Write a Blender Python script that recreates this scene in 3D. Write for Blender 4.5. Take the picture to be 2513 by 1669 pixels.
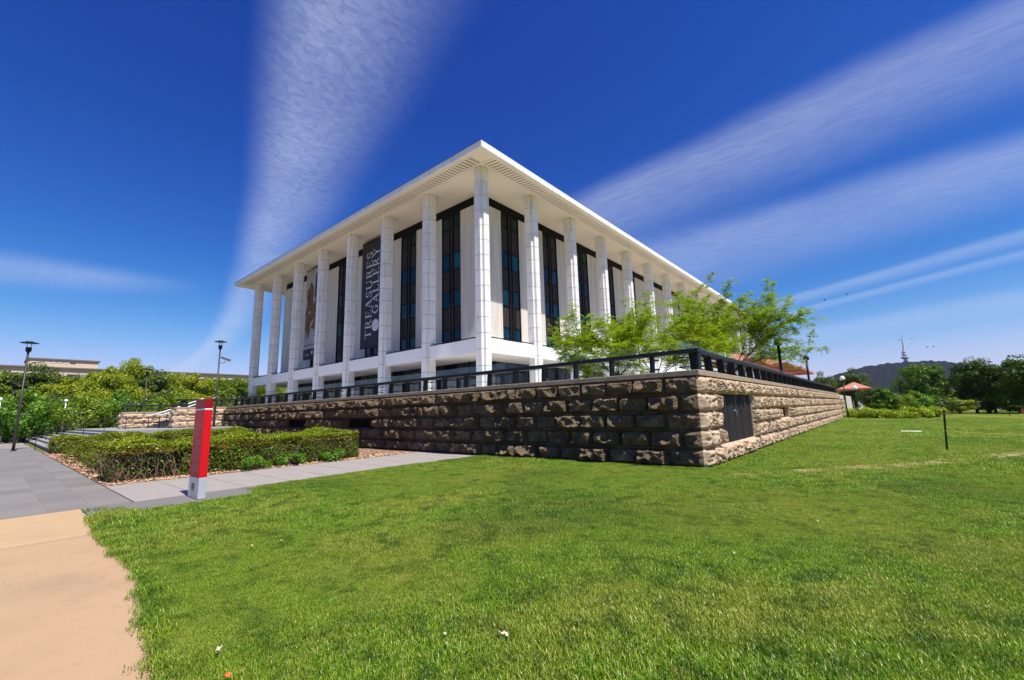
import bpy, math, random
import numpy as np
from mathutils import Matrix, Vector
R_ = math.radians
for o in list(bpy.data.objects): bpy.data.objects.remove(o)
scene = bpy.context.scene
COL = scene.collection

# ------------------------------------------------------------------ camera
F_PX, W_PX, H_PX = 1071.43, 2513.0, 1669.0
CX, CY = W_PX/2, H_PX/2
YAW, PITCH, ROLL = -0.7012074, 0.1625317, -0.0264633
CAM = np.array([21.66217, -22.46383, 1.6])
def cam_basis():
    f = np.array([math.sin(YAW)*math.cos(PITCH), math.cos(YAW)*math.cos(PITCH), math.sin(PITCH)])
    rt = np.array([math.cos(YAW), -math.sin(YAW), 0.0]); up = np.cross(rt, f)
    c, s = math.cos(ROLL), math.sin(ROLL)
    return rt*c+up*s, -rt*s+up*c, f
RT, UP, FW = cam_basis()
def ray(px, py): return RT*(px-CX)/F_PX - UP*(py-CY)/F_PX + FW
def on_z(px, py, z):
    d = ray(px, py); return CAM+d*(z-CAM[2])/d[2]
def at_dist(px, py, D):
    d = ray(px, py); return CAM+d*D/math.hypot(d[0], d[1])
cd = bpy.data.cameras.new('camera'); cam = bpy.data.objects.new('camera', cd); COL.objects.link(cam)
cd.sensor_width = 36.0; cd.lens = F_PX/W_PX*36.0; cd.clip_start = 0.05; cd.clip_end = 20000
cam.matrix_world = Matrix(((RT[0], UP[0], -FW[0], CAM[0]), (RT[1], UP[1], -FW[1], CAM[1]),
                           (RT[2], UP[2], -FW[2], CAM[2]), (0, 0, 0, 1)))
scene.camera = cam

# ------------------------------------------------------------------ light and sky
SUN = Vector((1.0, -0.085, 1.90)).normalized()
SUN_EL = math.asin(SUN.z); SUN_AZ = math.atan2(SUN.x, SUN.y)
sl = bpy.data.lights.new('sun', 'SUN'); sl.energy = 5.0; sl.angle = R_(0.5); sl.color = (1.0, 0.955, 0.88)
so = bpy.data.objects.new('sun', sl); COL.objects.link(so); so.location = (30, -10, 60)
so.rotation_euler = SUN.to_track_quat('Z', 'Y').to_euler()
scene.view_settings.view_transform = 'Standard'; scene.view_settings.look = 'None'
EXPO = 0.55
scene.view_settings.exposure = EXPO; scene.view_settings.gamma = 1.0
scene.view_settings.use_curve_mapping = False
try:
    scene.cycles.max_bounces = 8; scene.cycles.transparent_max_bounces = 24
    scene.cycles.diffuse_bounces = 5; scene.cycles.sample_clamp_indirect = 6.0
except Exception: pass

class NT:
    """small helper around a node tree"""
    def __init__(s, tree): s.t = tree; s.n = tree.nodes; s.l = tree.links
    def new(s, typ, **kw):
        n = s.n.new(typ)
        for k, v in kw.items(): setattr(n, k, v)
        return n
    def put(s, sock, v):
        if hasattr(v, 'is_output') or isinstance(v, bpy.types.NodeSocket): s.l.new(v, sock)
        elif isinstance(v, (tuple, list)) and sock.type == 'RGBA' and len(v) == 3: sock.default_value = (*v, 1)
        else: sock.default_value = v
    def math(s, op, a, b=None, c=None, clamp=False):
        n = s.new('ShaderNodeMath', operation=op, use_clamp=clamp)
        s.put(n.inputs[0], a)
        if b is not None: s.put(n.inputs[1], b)
        if c is not None: s.put(n.inputs[2], c)
        return n.outputs[0]
    def step(s, x, a, b):
        n = s.new('ShaderNodeMapRange', interpolation_type='SMOOTHSTEP')
        s.put(n.inputs[0], x); s.put(n.inputs[1], a); s.put(n.inputs[2], b)
        return n.outputs[0]
    def noise(s, vec, scale=5, detail=4, rough=0.55, dist=0.0, dim='3D'):
        n = s.new('ShaderNodeTexNoise', noise_dimensions=dim)
        if vec is not None: s.put(n.inputs['Vector'], vec)
        s.put(n.inputs['Scale'], scale); s.put(n.inputs['Detail'], detail)
        s.put(n.inputs['Roughness'], rough); s.put(n.inputs['Distortion'], dist)
        return n.outputs[0]
    def mix(s, f, a, b, typ='MIX'):
        n = s.new('ShaderNodeMix', data_type='RGBA', blend_type=typ)
        s.put(n.inputs[0], f); s.put(n.inputs[6], a); s.put(n.inputs[7], b)
        return n.outputs[2]
    def ramp(s, f, stops):
        n = s.new('ShaderNodeValToRGB'); r = n.color_ramp
        while len(r.elements) < len(stops): r.elements.new(0.5)
        for e, (p, c) in zip(r.elements, stops): e.position = p; e.color = (*c, 1)
        s.put(n.inputs[0], f); return n.outputs[0]
    def mapping(s, vec, scale=(1, 1, 1), loc=(0, 0, 0), rot=(0, 0, 0)):
        n = s.new('ShaderNodeMapping'); s.put(n.inputs[0], vec)
        n.inputs['Scale'].default_value = scale; n.inputs['Location'].default_value = loc
        n.inputs['Rotation'].default_value = rot
        return n.outputs[0]

world = bpy.data.worlds.new('World'); scene.world = world; world.use_nodes = True
wt = NT(world.node_tree); wt.n.clear()
sky = wt.new('ShaderNodeTexSky', sky_type='NISHITA')
sky.sun_disc = False; sky.sun_elevation = SUN_EL; sky.sun_rotation = SUN_AZ
sky.altitude = 600; sky.air_density = 1.0; sky.dust_density = 0.25; sky.ozone_density = 3.0
hs = wt.new('ShaderNodeHueSaturation'); hs.inputs['Saturation'].default_value = 1.22
hs.inputs['Value'].default_value = 1.0; hs.inputs['Hue'].default_value = 0.508
wt.l.new(sky.outputs[0], hs.inputs['Color'])
tc = wt.new('ShaderNodeTexCoord'); sx = wt.new('ShaderNodeSeparateXYZ')
wt.l.new(tc.outputs['Generated'], sx.inputs[0])
zc = wt.math('MAXIMUM', sx.outputs[2], 0.02)
U = wt.math('DIVIDE', sx.outputs[0], zc); V = wt.math('DIVIDE', sx.outputs[1], zc)   # a flat cirrus layer
cuv = wt.new('ShaderNodeCombineXYZ'); wt.l.new(U, cuv.inputs[0]); wt.l.new(V, cuv.inputs[1])
CUV = cuv.outputs[0]
wob = wt.noise(CUV, 1.3, 3, 0.5)
wobc = wt.math('MULTIPLY', wt.math('SUBTRACT', wob, 0.5), 0.22)
streak = wt.noise(wt.mapping(CUV, scale=(3.0, 12, 1), rot=(0, 0, 0.22)), 2.6, 8, 0.70, 0.6)
puff = wt.noise(wt.mapping(CUV, scale=(1.0, 0.55, 1), rot=(0, 0, 0.9)), 52.0, 6, 0.66, 0.9)
soft = wt.noise(CUV, 2.1, 3, 0.5, 0.3)
def ribbon(a0, b0, a1, b1, ulo, uhi, rise, gain, tex, swap=False, wob_k=1.0, c0=0.0, c1=0.0):
    """streak between the lines v=a0+b0*u and v=a1+b1*u, crisp at the first edge"""
    p, q = (V, U) if swap else (U, V)
    qq = wt.math('ADD', q, wt.math('MULTIPLY', wobc, wob_k))
    e0 = wt.math('ADD', wt.math('MULTIPLY_ADD', p, b0, a0), wt.math('MULTIPLY', wt.math('MULTIPLY', p, p), c0)); e1 = wt.math('ADD', wt.math('MULTIPLY_ADD', p, b1, a1), wt.math('MULTIPLY', wt.math('MULTIPLY', p, p), c1))
    t = wt.math('DIVIDE', wt.math('SUBTRACT', qq, e0), wt.math('SUBTRACT', e1, e0))
    prof = wt.math('MULTIPLY', wt.step(t, 0.0, rise), wt.math('SUBTRACT', 1.0, wt.step(t, rise, 1.05)))
    ends = wt.math('MULTIPLY', wt.step(p, ulo[0], ulo[1]), wt.math('SUBTRACT', 1.0, wt.step(p, uhi[0], uhi[1])))
    m = wt.math('MULTIPLY', wt.math('MULTIPLY', prof, ends), gain)
    return wt.math('MULTIPLY', m, tex)
texA = wt.math('MULTIPLY', wt.math('MULTIPLY_ADD', wt.step(puff, 0.28, 0.70), 0.42, 0.60), wt.math('MULTIPLY_ADD', soft, 0.7, 0.6))
texB = wt.math('MULTIPLY', wt.math('MULTIPLY_ADD', wt.step(streak, 0.28, 0.72), 0.34, 0.66), wt.math('MULTIPLY_ADD', soft, 0.6, 0.65))
masks = [
    ribbon(-0.05, -0.335, 0.50, -0.305, (-34, -22), (0.6, 2.0), 0.32, 0.46, texA, wob_k=0.25, c0=-0.0125, c1=-0.0095),
    ribbon(1.50, -0.11, 2.35, -0.26, (-3.5, -1.0), (1.6, 3.0), 0.22, 0.37, texB, wob_k=0.5),
    ribbon(2.30, 0.02, 3.9, -0.45, (-3.5, -0.9), (1.6, 4.0), 0.22, 0.37, texB, wob_k=0.8),
    ribbon(4.25, -0.62, 4.95, -0.64, (-2.5, -0.6), (3, 6), 0.35, 0.32, texB, wob_k=0.6),
    ribbon(4.95, -0.70, 5.5, -0.72, (-2.5, -0.6), (3, 6), 0.35, 0.28, texB, wob_k=0.6),
    ribbon(6.2, -0.55, 9.2, -0.5, (-5, -1.5), (4, 8), 0.30, 0.26, texB, wob_k=1.0),
    ribbon(-3.62, 0.03, -4.95, 0.55, (-2.4, -1.0), (0.25, 1.05), 0.40, 0.32, texB, swap=True, wob_k=0.8),
    ribbon(0.0, -0.42, 3.0, -0.62, (-16, -11), (-8, -5.2), 0.4, 0.28, texB, wob_k=1.0),
]
tot = masks[0]
for m in masks[1:]: tot = wt.math('ADD', tot, m)
hz = wt.math('MULTIPLY', wt.math('SUBTRACT', 1.0, wt.step(sx.outputs[2], 0.0, 0.20)), wt.math('MULTIPLY_ADD', soft, 0.14, 0.0))
tot = wt.math('MAXIMUM', tot, hz)
tot = wt.math('MINIMUM', tot, 0.80)
sep = wt.new('ShaderNodeSeparateColor'); wt.l.new(hs.outputs[0], sep.inputs[0]); cmb = wt.new('ShaderNodeCombineColor')
for ch, (gain, gam) in enumerate(((6.2, 2.15), (2.85, 1.70), (1.72, 1.18))):    # deep, clear, dry-air blue
    v_ = wt.math('POWER', wt.math('MULTIPLY', sep.outputs[ch], 0.1011), gam)
    d_ = wt.math('MULTIPLY', v_, gain); kk = (0.70, 0.78, 1.7)[ch]
    d_ = wt.math('DIVIDE', d_, wt.math('SQRT', wt.math('ADD', 1.0, wt.math('POWER', wt.math('DIVIDE', d_, kk), 2.0))))
    wt.l.new(wt.math('MULTIPLY', d_, 10/2**EXPO), cmb.inputs[ch])
bg_sky = wt.new('ShaderNodeBackground'); bg_sky.inputs[1].default_value = 0.1
wt.l.new(cmb.outputs[0], bg_sky.inputs[0])
bg_cloud = wt.new('ShaderNodeBackground'); bg_cloud.inputs[0].default_value = (0.68, 0.77, 1.0, 1); bg_cloud.inputs[1].default_value = 0.66
mxw = wt.new('ShaderNodeMixShader'); wt.l.new(tot, mxw.inputs[0])
wt.l.new(bg_sky.outputs[0], mxw.inputs[1]); wt.l.new(bg_cloud.outputs[0], mxw.inputs[2])
wo = wt.new('ShaderNodeOutputWorld'); wt.l.new(mxw.outputs[0], wo.inputs[0])

# ------------------------------------------------------------------ materials
def material(name, fn):
    m = bpy.data.materials.new(name); m.use_nodes = True
    t = NT(m.node_tree); t.n.clear()
    out = t.new('ShaderNodeOutputMaterial'); t.l.new(fn(t), out.inputs[0]); return m
def pbsdf(t, col, rough=0.6, metal=0.0, spec=0.5, bump=None, bs=0.3, bd=0.02):
    b = t.new('ShaderNodeBsdfPrincipled')
    t.put(b.inputs['Base Color'], col); t.put(b.inputs['Roughness'], rough); t.put(b.inputs['Metallic'], metal)
    b.inputs['Specular IOR Level'].default_value = spec
    if bump is not None:
        n = t.new('ShaderNodeBump'); n.inputs['Strength'].default_value = bs; n.inputs['Distance'].default_value = bd
        t.l.new(bump, n.inputs['Height']); t.l.new(n.outputs[0], b.inputs['Normal'])
    return b.outputs[0]
def gco(t): return t.new('ShaderNodeNewGeometry').outputs['Position']
def oco(t): return t.new('ShaderNodeTexCoord').outputs['Object']
def island(t): return t.new('ShaderNodeNewGeometry').outputs['Random Per Island']
def orand(t): return t.new('ShaderNodeObjectInfo').outputs['Random']
def plain(name, col, rough=0.5, metal=0.0, var=0.12, sc=6.0, spec=0.5, bs=0.1):
    def fn(t):
        p = gco(t); n = t.noise(p, sc, 4)
        d = tuple(c*(1-var) for c in col); h = tuple(min(1, c*(1+var)) for c in col)
        return pbsdf(t, t.mix(n, d, h), t.math('MULTIPLY_ADD', n, 0.15, max(0.02, rough-0.07)), metal, spec, n, bs, 0.01)
    return material(name, fn)
M = {}
def m_marble(t):
    p = gco(t); n = t.noise(p, 1.4, 5, 0.6, 0.4); n2 = t.noise(t.mapping(p, scale=(5, 5, 0.5)), 1.0, 4, 0.6)
    c = t.mix(n, (0.76, 0.73, 0.69), (0.90, 0.875, 0.84)); c = t.mix(t.math('MULTIPLY', t.step(n2, 0.46, 0.75), 0.45), c, (0.44, 0.42, 0.39))
    c = t.mix(t.math('MULTIPLY', orand(t), 0.20), c, (0.46, 0.45, 0.43))
    return pbsdf(t, c, 0.42, 0, 0.4, n, 0.05, 0.01)
M['marble'] = material('column_marble', m_marble)
M['joint'] = plain('joint_grey', (0.20, 0.195, 0.19), 0.9)
def m_white(t):
    p = gco(t); n = t.noise(p, 0.9, 5, 0.6); st = t.noise(t.mapping(p, scale=(3.2, 3.2, 0.7)), 1.3, 5, 0.65)
    c = t.mix(n, (0.74, 0.73, 0.70), (0.85, 0.84, 0.81)); c = t.mix(t.math('MULTIPLY', t.step(st, 0.50, 0.74), 0.6), c, (0.30, 0.28, 0.25))
    return pbsdf(t, c, 0.6, 0, 0.3, n, 0.05, 0.01)
M['fascia'] = material('weathered_white_fascia', m_white)
def m_beam(t):
    p = gco(t); n = t.noise(p, 0.8, 4, 0.6)
    return pbsdf(t, t.mix(n, (0.76, 0.755, 0.74), (0.85, 0.845, 0.83)), 0.55, 0, 0.3, n, 0.04, 0.01)
M['beam'] = material('white_beam', m_beam)
def m_soffit(t):
    p = gco(t); n = t.noise(p, 0.35, 4, 0.6); n2 = t.noise(p, 2.5, 5, 0.7)
    c = t.mix(n, (0.76, 0.66, 0.52), (0.84, 0.75, 0.61)); c = t.mix(t.math('MULTIPLY', t.step(n2, 0.6, 0.75), 0.22), c, (0.42, 0.32, 0.2))
    return pbsdf(t, c, 0.8, 0, 0.2, n2, 0.03, 0.01)
M['soffit'] = material('cream_soffit', m_soffit)
def m_trav(t):
    p = gco(t); n = t.noise(t.mapping(p, scale=(2.2, 2.2, 0.09)), 1.6, 6, 0.65, 0.2); f = t.noise(t.mapping(p, scale=(9, 9, 0.5)), 2, 4, 0.6); pit = t.noise(t.mapping(p, scale=(6, 6, 2)), 3, 3, 0.5)
    c = t.ramp(n, [(0.25, (0.46, 0.40, 0.35)), (0.5, (0.60, 0.55, 0.49)), (0.8, (0.72, 0.68, 0.62))])
    c = t.mix(t.math('MULTIPLY', t.step(f, 0.52, 0.7), 0.3), c, (0.40, 0.33, 0.27)); c = t.mix(t.math('MULTIPLY', t.step(pit, 0.68, 0.72), 0.5), c, (0.22, 0.17, 0.13))
    return pbsdf(t, c, 0.6, 0, 0.3, f, 0.08, 0.01)
M['travertine'] = material('travertine', m_trav)
M['bronze'] = plain('dark_bronze', (0.006, 0.0055, 0.0055), 0.65, 0.0, 0.2, 6, 0.12)
M['black'] = plain('black_void', (0.004, 0.004, 0.0045), 0.8, 0, 0.1, 6, 0.05)
M['spandrel'] = plain('brown_spandrel', (0.016, 0.010, 0.008), 0.7, 0.0, 0.15)
M['mullion'] = plain('sunlit_mullion', (0.12, 0.075, 0.055), 0.4, 0.2)
def m_pane(t):
    r = orand(t); c = t.ramp(r, [(0.0, (0.001, 0.006, 0.014)), (0.45, (0.004, 0.030, 0.050)), (1.0, (0.012, 0.085, 0.115))])
    return pbsdf(t, c, 0.10, 0, 0.25)
M['pane'] = material('teal_window_pane', m_pane)  # teal base puts the reflected sky and the blinds into the colour
def m_panedark(t):
    r = orand(t); c = t.ramp(r, [(0.0, (0.003, 0.012, 0.011)), (1.0, (0.006, 0.03, 0.024))])
    return pbsdf(t, c, 0.15, 0, 0.15)
M['pane_dark'] = material('dark_window_pane', m_panedark)
M['gfglass'] = material('lobby_glass', lambda t: pbsdf(t, (0.006, 0.008, 0.013), 0.12, 0, 0.25))
M['lobby_panel'] = plain('pale_lobby_panel', (0.16, 0.16, 0.145), 0.5)
M['darkmetal'] = plain('dark_metal', (0.009, 0.009, 0.010), 0.5, 0.0, 0.3, 6, 0.25)
M['lampmetal'] = plain('brown_black_lamp_metal', (0.030, 0.022, 0.018), 0.45, 0.3, 0.3)
M['railcap'] = plain('grey_rail_cap', (0.022, 0.023, 0.027), 0.55, 0.0, 0.25, 6, 0.15)
M['steel'] = plain('brushed_steel', (0.55, 0.55, 0.55), 0.3, 0.9, 0.1)
M['whitepaint'] = plain('white_paint', (0.78, 0.78, 0.77), 0.45, 0, 0.05)
def m_glass(t):
    tr = t.new('ShaderNodeBsdfTransparent'); tr.inputs[0].default_value = (0.95, 0.98, 0.97, 1)
    gl = t.new('ShaderNodeBsdfGlossy'); gl.inputs[0].default_value = (0.9, 1, 0.97, 1); gl.inputs[1].default_value = 0.02
    lw = t.new('ShaderNodeFresnel'); lw.inputs[0].default_value = 1.5
    mx = t.new('ShaderNodeMixShader'); t.l.new(t.math('MULTIPLY_ADD', lw.outputs[0], 0.10, 0.004), mx.inputs[0])
    t.l.new(tr.outputs[0], mx.inputs[1]); t.l.new(gl.outputs[0], mx.inputs[2]); return mx.outputs[0]
M['glass'] = material('green_tinted_glass', m_glass)
def rockmat(name, dark, mid, light):
    def fn(t):
        p = gco(t); n = t.noise(p, 2.3, 6, 0.65, 0.3); f = t.noise(p, 28, 6, 0.75); b = t.noise(p, 9, 5, 0.65)
        c = t.ramp(n, [(0.22, dark), (0.5, mid), (0.8, light)])
        c = t.mix(t.math('MULTIPLY', orand(t), 0.45), c, mid); c = t.mix(t.math('MULTIPLY', t.step(f, 0.45, 0.75), 0.35), c, dark)
        h = t.math('MULTIPLY_ADD', f, 0.4, b)
        return pbsdf(t, c, 0.9, 0, 0.15, h, 0.55, 0.03)
    return material(name, fn)
M['rock'] = rockmat('shaded_rock', (0.045, 0.032, 0.020), (0.128, 0.092, 0.058), (0.245, 0.178, 0.115))  # podium stone with the front wall's shade darkened into its colour
M['rock_side'] = rockmat('sunlit_rock', (0.23, 0.155, 0.10), (0.50, 0.37, 0.25), (0.66, 0.52, 0.38))  # same podium stone, paler copy with sunlight put into its colour
M['cap'] = rockmat('cap_stone', (0.22, 0.16, 0.11), (0.34, 0.26, 0.19), (0.42, 0.33, 0.25))
M['wallcore'] = plain('wall_core', (0.035, 0.025, 0.018), 0.95)
def m_slab(t):
    p = gco(t); n = t.noise(p, 1.6, 5, 0.6); r = orand(t); f = t.noise(p, 70, 3, 0.6)
    c = t.ramp(r, [(0.0, (0.155, 0.140, 0.128)), (0.5, (0.185, 0.168, 0.151)), (1.0, (0.215, 0.196, 0.173))])
    c = t.mix(t.math('MULTIPLY', n, 0.5), c, (0.15, 0.135, 0.125)); c = t.mix(t.math('MULTIPLY', f, 0.25), c, (0.25, 0.235, 0.22))
    return pbsdf(t, c, 0.75, 0, 0.3, f, 0.12, 0.004)
M['slab'] = material('grey_paving_slab', m_slab)
M['slab_pale'] = plain('pale_path_slab', (0.29, 0.255, 0.23), 0.75, 0, 0.14, 3)
M['bedding'] = plain('pale_joint_sand', (0.24, 0.21, 0.18), 0.95)
M['stepstone'] = plain('step_stone', (0.26, 0.25, 0.245), 0.8, 0, 0.2)
M['darkstep'] = plain('dark_step_tone', (0.075, 0.068, 0.065), 0.8, 0, 0.25)
def m_conc(base, dark):
    def fn(t):
        p = gco(t); n = t.noise(p, 0.8, 5, 0.6, 0.3); s = t.noise(p, 3.1, 6, 0.7); f = t.noise(p, 160, 3, 0.6)
        cr = t.step(t.math('ABSOLUTE', t.math('SUBTRACT', t.noise(p, 0.55, 4, 0.6, 1.2), 0.5)), 0.0, 0.006)
        c = t.mix(t.math('MULTIPLY', t.step(n, 0.40, 0.72), 0.55), base, dark); c = t.mix(t.math('MULTIPLY', t.step(s, 0.52, 0.72), 0.35), c, dark)
        c = t.mix(t.math('MULTIPLY', t.step(f, 0.35, 0.7), 0.30), c, tuple(min(1, x*1.2) for x in base)); f2 = t.noise(p, 48, 4, 0.7); c = t.mix(t.math('MULTIPLY', t.step(f2, 0.58, 0.72), 0.35), c, tuple(x*0.6 for x in dark))
        c = t.mix(t.math('MULTIPLY', t.math('SUBTRACT', 1.0, cr), 0.25), c, (0.2, 0.15, 0.11))
        return pbsdf(t, c, 0.85, 0, 0.2, f, 0.18, 0.004)
    return fn
M['conc_light'] = material('tan_concrete', m_conc((0.42, 0.285, 0.160), (0.35, 0.235, 0.135)))
M['conc_dark'] = material('brown_concrete', m_conc((0.385, 0.255, 0.150), (0.25, 0.165, 0.105)))
M['asphalt'] = plain('grey_edge_strip', (0.15, 0.14, 0.13), 0.9, 0, 0.25, 20)
M['mulchbase'] = plain('mulch_soil', (0.22, 0.13, 0.08), 0.95, 0, 0.4, 14)
def m_chip(t):
    return pbsdf(t, t.ramp(island(t), [(0, (0.30, 0.15, 0.08)), (0.5, (0.55, 0.32, 0.19)), (1, (0.66, 0.47, 0.32))]), 0.9, 0, 0.2)
M['chip'] = material('bark_chip', m_chip)
def leafmat(name, stops, trans=0.35, gloss=0.12):
    def fn(t):
        c = t.ramp(island(t), stops)
        n = t.noise(gco(t), 0.45, 3, 0.5); c = t.mix(t.math('MULTIPLY', t.step(n, 0.35, 0.7), 0.35), c, stops[0][1])
        d = t.new('ShaderNodeBsdfDiffuse'); t.put(d.inputs[0], c)
        tr = t.new('ShaderNodeBsdfTranslucent'); t.put(tr.inputs[0], t.mix(0.5, c, (0.20, 0.30, 0.02)))
        g = t.new('ShaderNodeBsdfGlossy'); g.inputs[1].default_value = 0.45; g.inputs[0].default_value = (0.5, 0.6, 0.4, 1)
        m1 = t.new('ShaderNodeMixShader'); m1.inputs[0].default_value = trans; t.l.new(d.outputs[0], m1.inputs[1]); t.l.new(tr.outputs[0], m1.inputs[2])
        m2 = t.new('ShaderNodeMixShader'); m2.inputs[0].default_value = gloss*0.4; t.l.new(m1.outputs[0], m2.inputs[1]); t.l.new(g.outputs[0], m2.inputs[2])
        return m2.outputs[0]
    return material(name, fn)
M['leaf_locust'] = leafmat('locust_leaf', [(0, (0.19, 0.31, 0.005)), (0.5, (0.30, 0.44, 0.007)), (1, (0.44, 0.54, 0.012))], 0.42)
M['leaf_locust_y'] = leafmat('yellow_locust_leaf', [(0, (0.20, 0.29, 0.006)), (0.5, (0.32, 0.41, 0.008)), (1, (0.45, 0.48, 0.015))], 0.42)
M['leaf_mid'] = leafmat('mid_green_leaf', [(0, (0.075, 0.14, 0.006)), (0.6, (0.16, 0.245, 0.009)), (1, (0.26, 0.33, 0.016))])
M['leaf_yel'] = leafmat('yellow_green_leaf', [(0, (0.16, 0.22, 0.005)), (0.6, (0.29, 0.34, 0.008)), (1, (0.42, 0.40, 0.012))])
M['leaf_dark'] = leafmat('dark_leaf', [(0, (0.018, 0.045, 0.006)), (0.6, (0.04, 0.09, 0.010)), (1, (0.08, 0.14, 0.015))], 0.25)
M['leaf_bright'] = leafmat('bright_leaf', [(0, (0.05, 0.15, 0.008)), (0.6, (0.11, 0.25, 0.014)), (1, (0.2, 0.33, 0.02))])
M['leaf_round'] = leafmat('round_tree_leaf', [(0, (0.035, 0.095, 0.006)), (0.6, (0.085, 0.18, 0.012)), (1, (0.15, 0.25, 0.02))])
M['leaf_gum'] = leafmat('gum_leaf', [(0, (0.045, 0.075, 0.012)), (0.6, (0.09, 0.13, 0.022)), (1, (0.15, 0.18, 0.04))], 0.25)
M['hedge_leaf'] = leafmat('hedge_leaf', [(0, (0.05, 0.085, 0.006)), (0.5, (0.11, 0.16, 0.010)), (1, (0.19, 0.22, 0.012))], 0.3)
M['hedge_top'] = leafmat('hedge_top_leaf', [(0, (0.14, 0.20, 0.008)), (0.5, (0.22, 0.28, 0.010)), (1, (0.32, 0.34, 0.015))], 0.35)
M['hedge_red'] = leafmat('hedge_orange_tip', [(0, (0.22, 0.08, 0.01)), (0.6, (0.36, 0.12, 0.012)), (1, (0.45, 0.2, 0.02))], 0.3)
M['boxshrub'] = leafmat('box_shrub_leaf', [(0, (0.07, 0.09, 0.006)), (0.6, (0.13, 0.15, 0.008)), (1, (0.2, 0.2, 0.012))], 0.25)
M['bark'] = plain('bark', (0.045, 0.032, 0.024), 0.9, 0, 0.35, 10)
M['twig'] = plain('dry_twig', (0.20, 0.13, 0.085), 0.9, 0, 0.35, 20)
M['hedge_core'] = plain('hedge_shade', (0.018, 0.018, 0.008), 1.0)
SEG = [(18.92, -10.87), (20.48, -8.78), (22.46, -6.32), (24.54, -2.62), (32.0, 8.0)]
def m_lawn(t):
    p = gco(t); n = t.noise(p, 0.45, 5, 0.6); f = t.noise(p, 9, 6, 0.75); g = t.noise(p, 60, 4, 0.7); pt = t.noise(p, 0.9, 4, 0.6, 0.5)
    c = t.ramp(f, [(0.25, (0.07, 0.105, 0.010)), (0.5, (0.13, 0.175, 0.016)), (0.75, (0.20, 0.235, 0.026))])
    c = t.mix(t.math('MULTIPLY', t.step(n, 0.48, 0.70), 0.55), c, (0.25, 0.22, 0.055))
    c = t.mix(t.math('MULTIPLY', t.step(g, 0.45, 0.7), 0.55), c, (0.03, 0.06, 0.008)); n5 = t.noise(p, 2.2, 5, 0.7); c = t.mix(t.math('MULTIPLY', t.step(n5, 0.47, 0.68), 0.7), c, (0.035, 0.075, 0.008))
    sp = t.new('ShaderNodeSeparateXYZ'); t.l.new(p, sp.inputs[0]); wear = None
    wn = t.math('MULTIPLY', t.math('SUBTRACT', t.noise(p, 1.7, 4, 0.6), 0.5), 1.2)
    for (x0, y0), (x1, y1) in zip(SEG[:-1], SEG[1:]):
        L2 = (x1-x0)**2+(y1-y0)**2
        dx = t.math('SUBTRACT', sp.outputs[0], x0); dy = t.math('SUBTRACT', sp.outputs[1], y0)
        k = t.math('DIVIDE', t.math('ADD', t.math('MULTIPLY', dx, x1-x0), t.math('MULTIPLY', dy, y1-y0)), L2, clamp=True)
        ex = t.math('SUBTRACT', dx, t.math('MULTIPLY', k, x1-x0)); ey = t.math('SUBTRACT', dy, t.math('MULTIPLY', k, y1-y0))
        d = t.math('SQRT', t.math('ADD', t.math('MULTIPLY', ex, ex), t.math('MULTIPLY', ey, ey)))
        wear = d if wear is None else t.math('MINIMUM', wear, d)
    w = t.math('SUBTRACT', 1.0, t.step(t.math('ADD', wear, wn), 0.12, 0.50))
    c = t.mix(t.math('MULTIPLY', w, 0.85), c, (0.36, 0.26, 0.13)); c = t.mix(t.math('MULTIPLY', t.step(pt, 0.66, 0.74), 0.6), c, (0.30, 0.24, 0.10))
    return pbsdf(t, c, 0.9, 0, 0.1, g, 0.5, 0.03)
M['lawn'] = material('lawn_turf', m_lawn)
def m_ground(t):
    p = gco(t); n = t.noise(p, 0.02, 5, 0.6); f = t.noise(p, 0.6, 5, 0.7)
    return pbsdf(t, t.mix(t.math('MULTIPLY', t.math('ADD', n, f), 0.5), (0.06, 0.085, 0.02), (0.16, 0.15, 0.06)), 0.95, 0, 0.1)
M['ground'] = material('far_grassland', m_ground)
def m_blade(t):
    r = island(t); o = t.new('ShaderNodeObjectInfo').outputs['Random']
    n = t.noise(gco(t), 0.55, 4, 0.6)
    c = t.ramp(r, [(0, (0.060, 0.145, 0.004)), (0.40, (0.135, 0.285, 0.007)), (0.75, (0.235, 0.41, 0.012)), (0.90, (0.42, 0.46, 0.04)), (1, (0.70, 0.58, 0.20))])
    c = t.mix(t.math('MULTIPLY', t.step(n, 0.42, 0.62), 0.60), c, (0.37, 0.36, 0.05)); n6 = t.noise(gco(t), 0.22, 3, 0.5); c = t.mix(t.math('MULTIPLY', t.step(n6, 0.50, 0.66), 0.45), c, (0.05, 0.13, 0.006))
    n3 = t.noise(gco(t), 2.6, 4, 0.65); c = t.mix(t.math('MULTIPLY', t.step(n3, 0.46, 0.66), 0.72), c, (0.040, 0.105, 0.006)); n4 = t.noise(gco(t), 1.5, 3, 0.6, 0.4); c = t.mix(t.math('MULTIPLY', t.step(n4, 0.62, 0.75), 0.5), c, (0.46, 0.36, 0.10))
    d = t.new('ShaderNodeBsdfDiffuse'); t.put(d.inputs[0], c)
    tr = t.new('ShaderNodeBsdfTranslucent'); t.put(tr.inputs[0], t.mix(0.4, c, (0.16, 0.30, 0.02)))
    g = t.new('ShaderNodeBsdfGlossy'); g.inputs[1].default_value = 0.4; g.inputs[0].default_value = (0.7, 0.8, 0.6, 1)
    m1 = t.new('ShaderNodeMixShader'); m1.inputs[0].default_value = 0.35; t.l.new(d.outputs[0], m1.inputs[1]); t.l.new(tr.outputs[0], m1.inputs[2])
    m2 = t.new('ShaderNodeMixShader'); m2.inputs[0].default_value = 0.045; t.l.new(m1.outputs[0], m2.inputs[1]); t.l.new(g.outputs[0], m2.inputs[2])
    return m2.outputs[0]
M['blade'] = material('grass_blade', m_blade)
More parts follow.
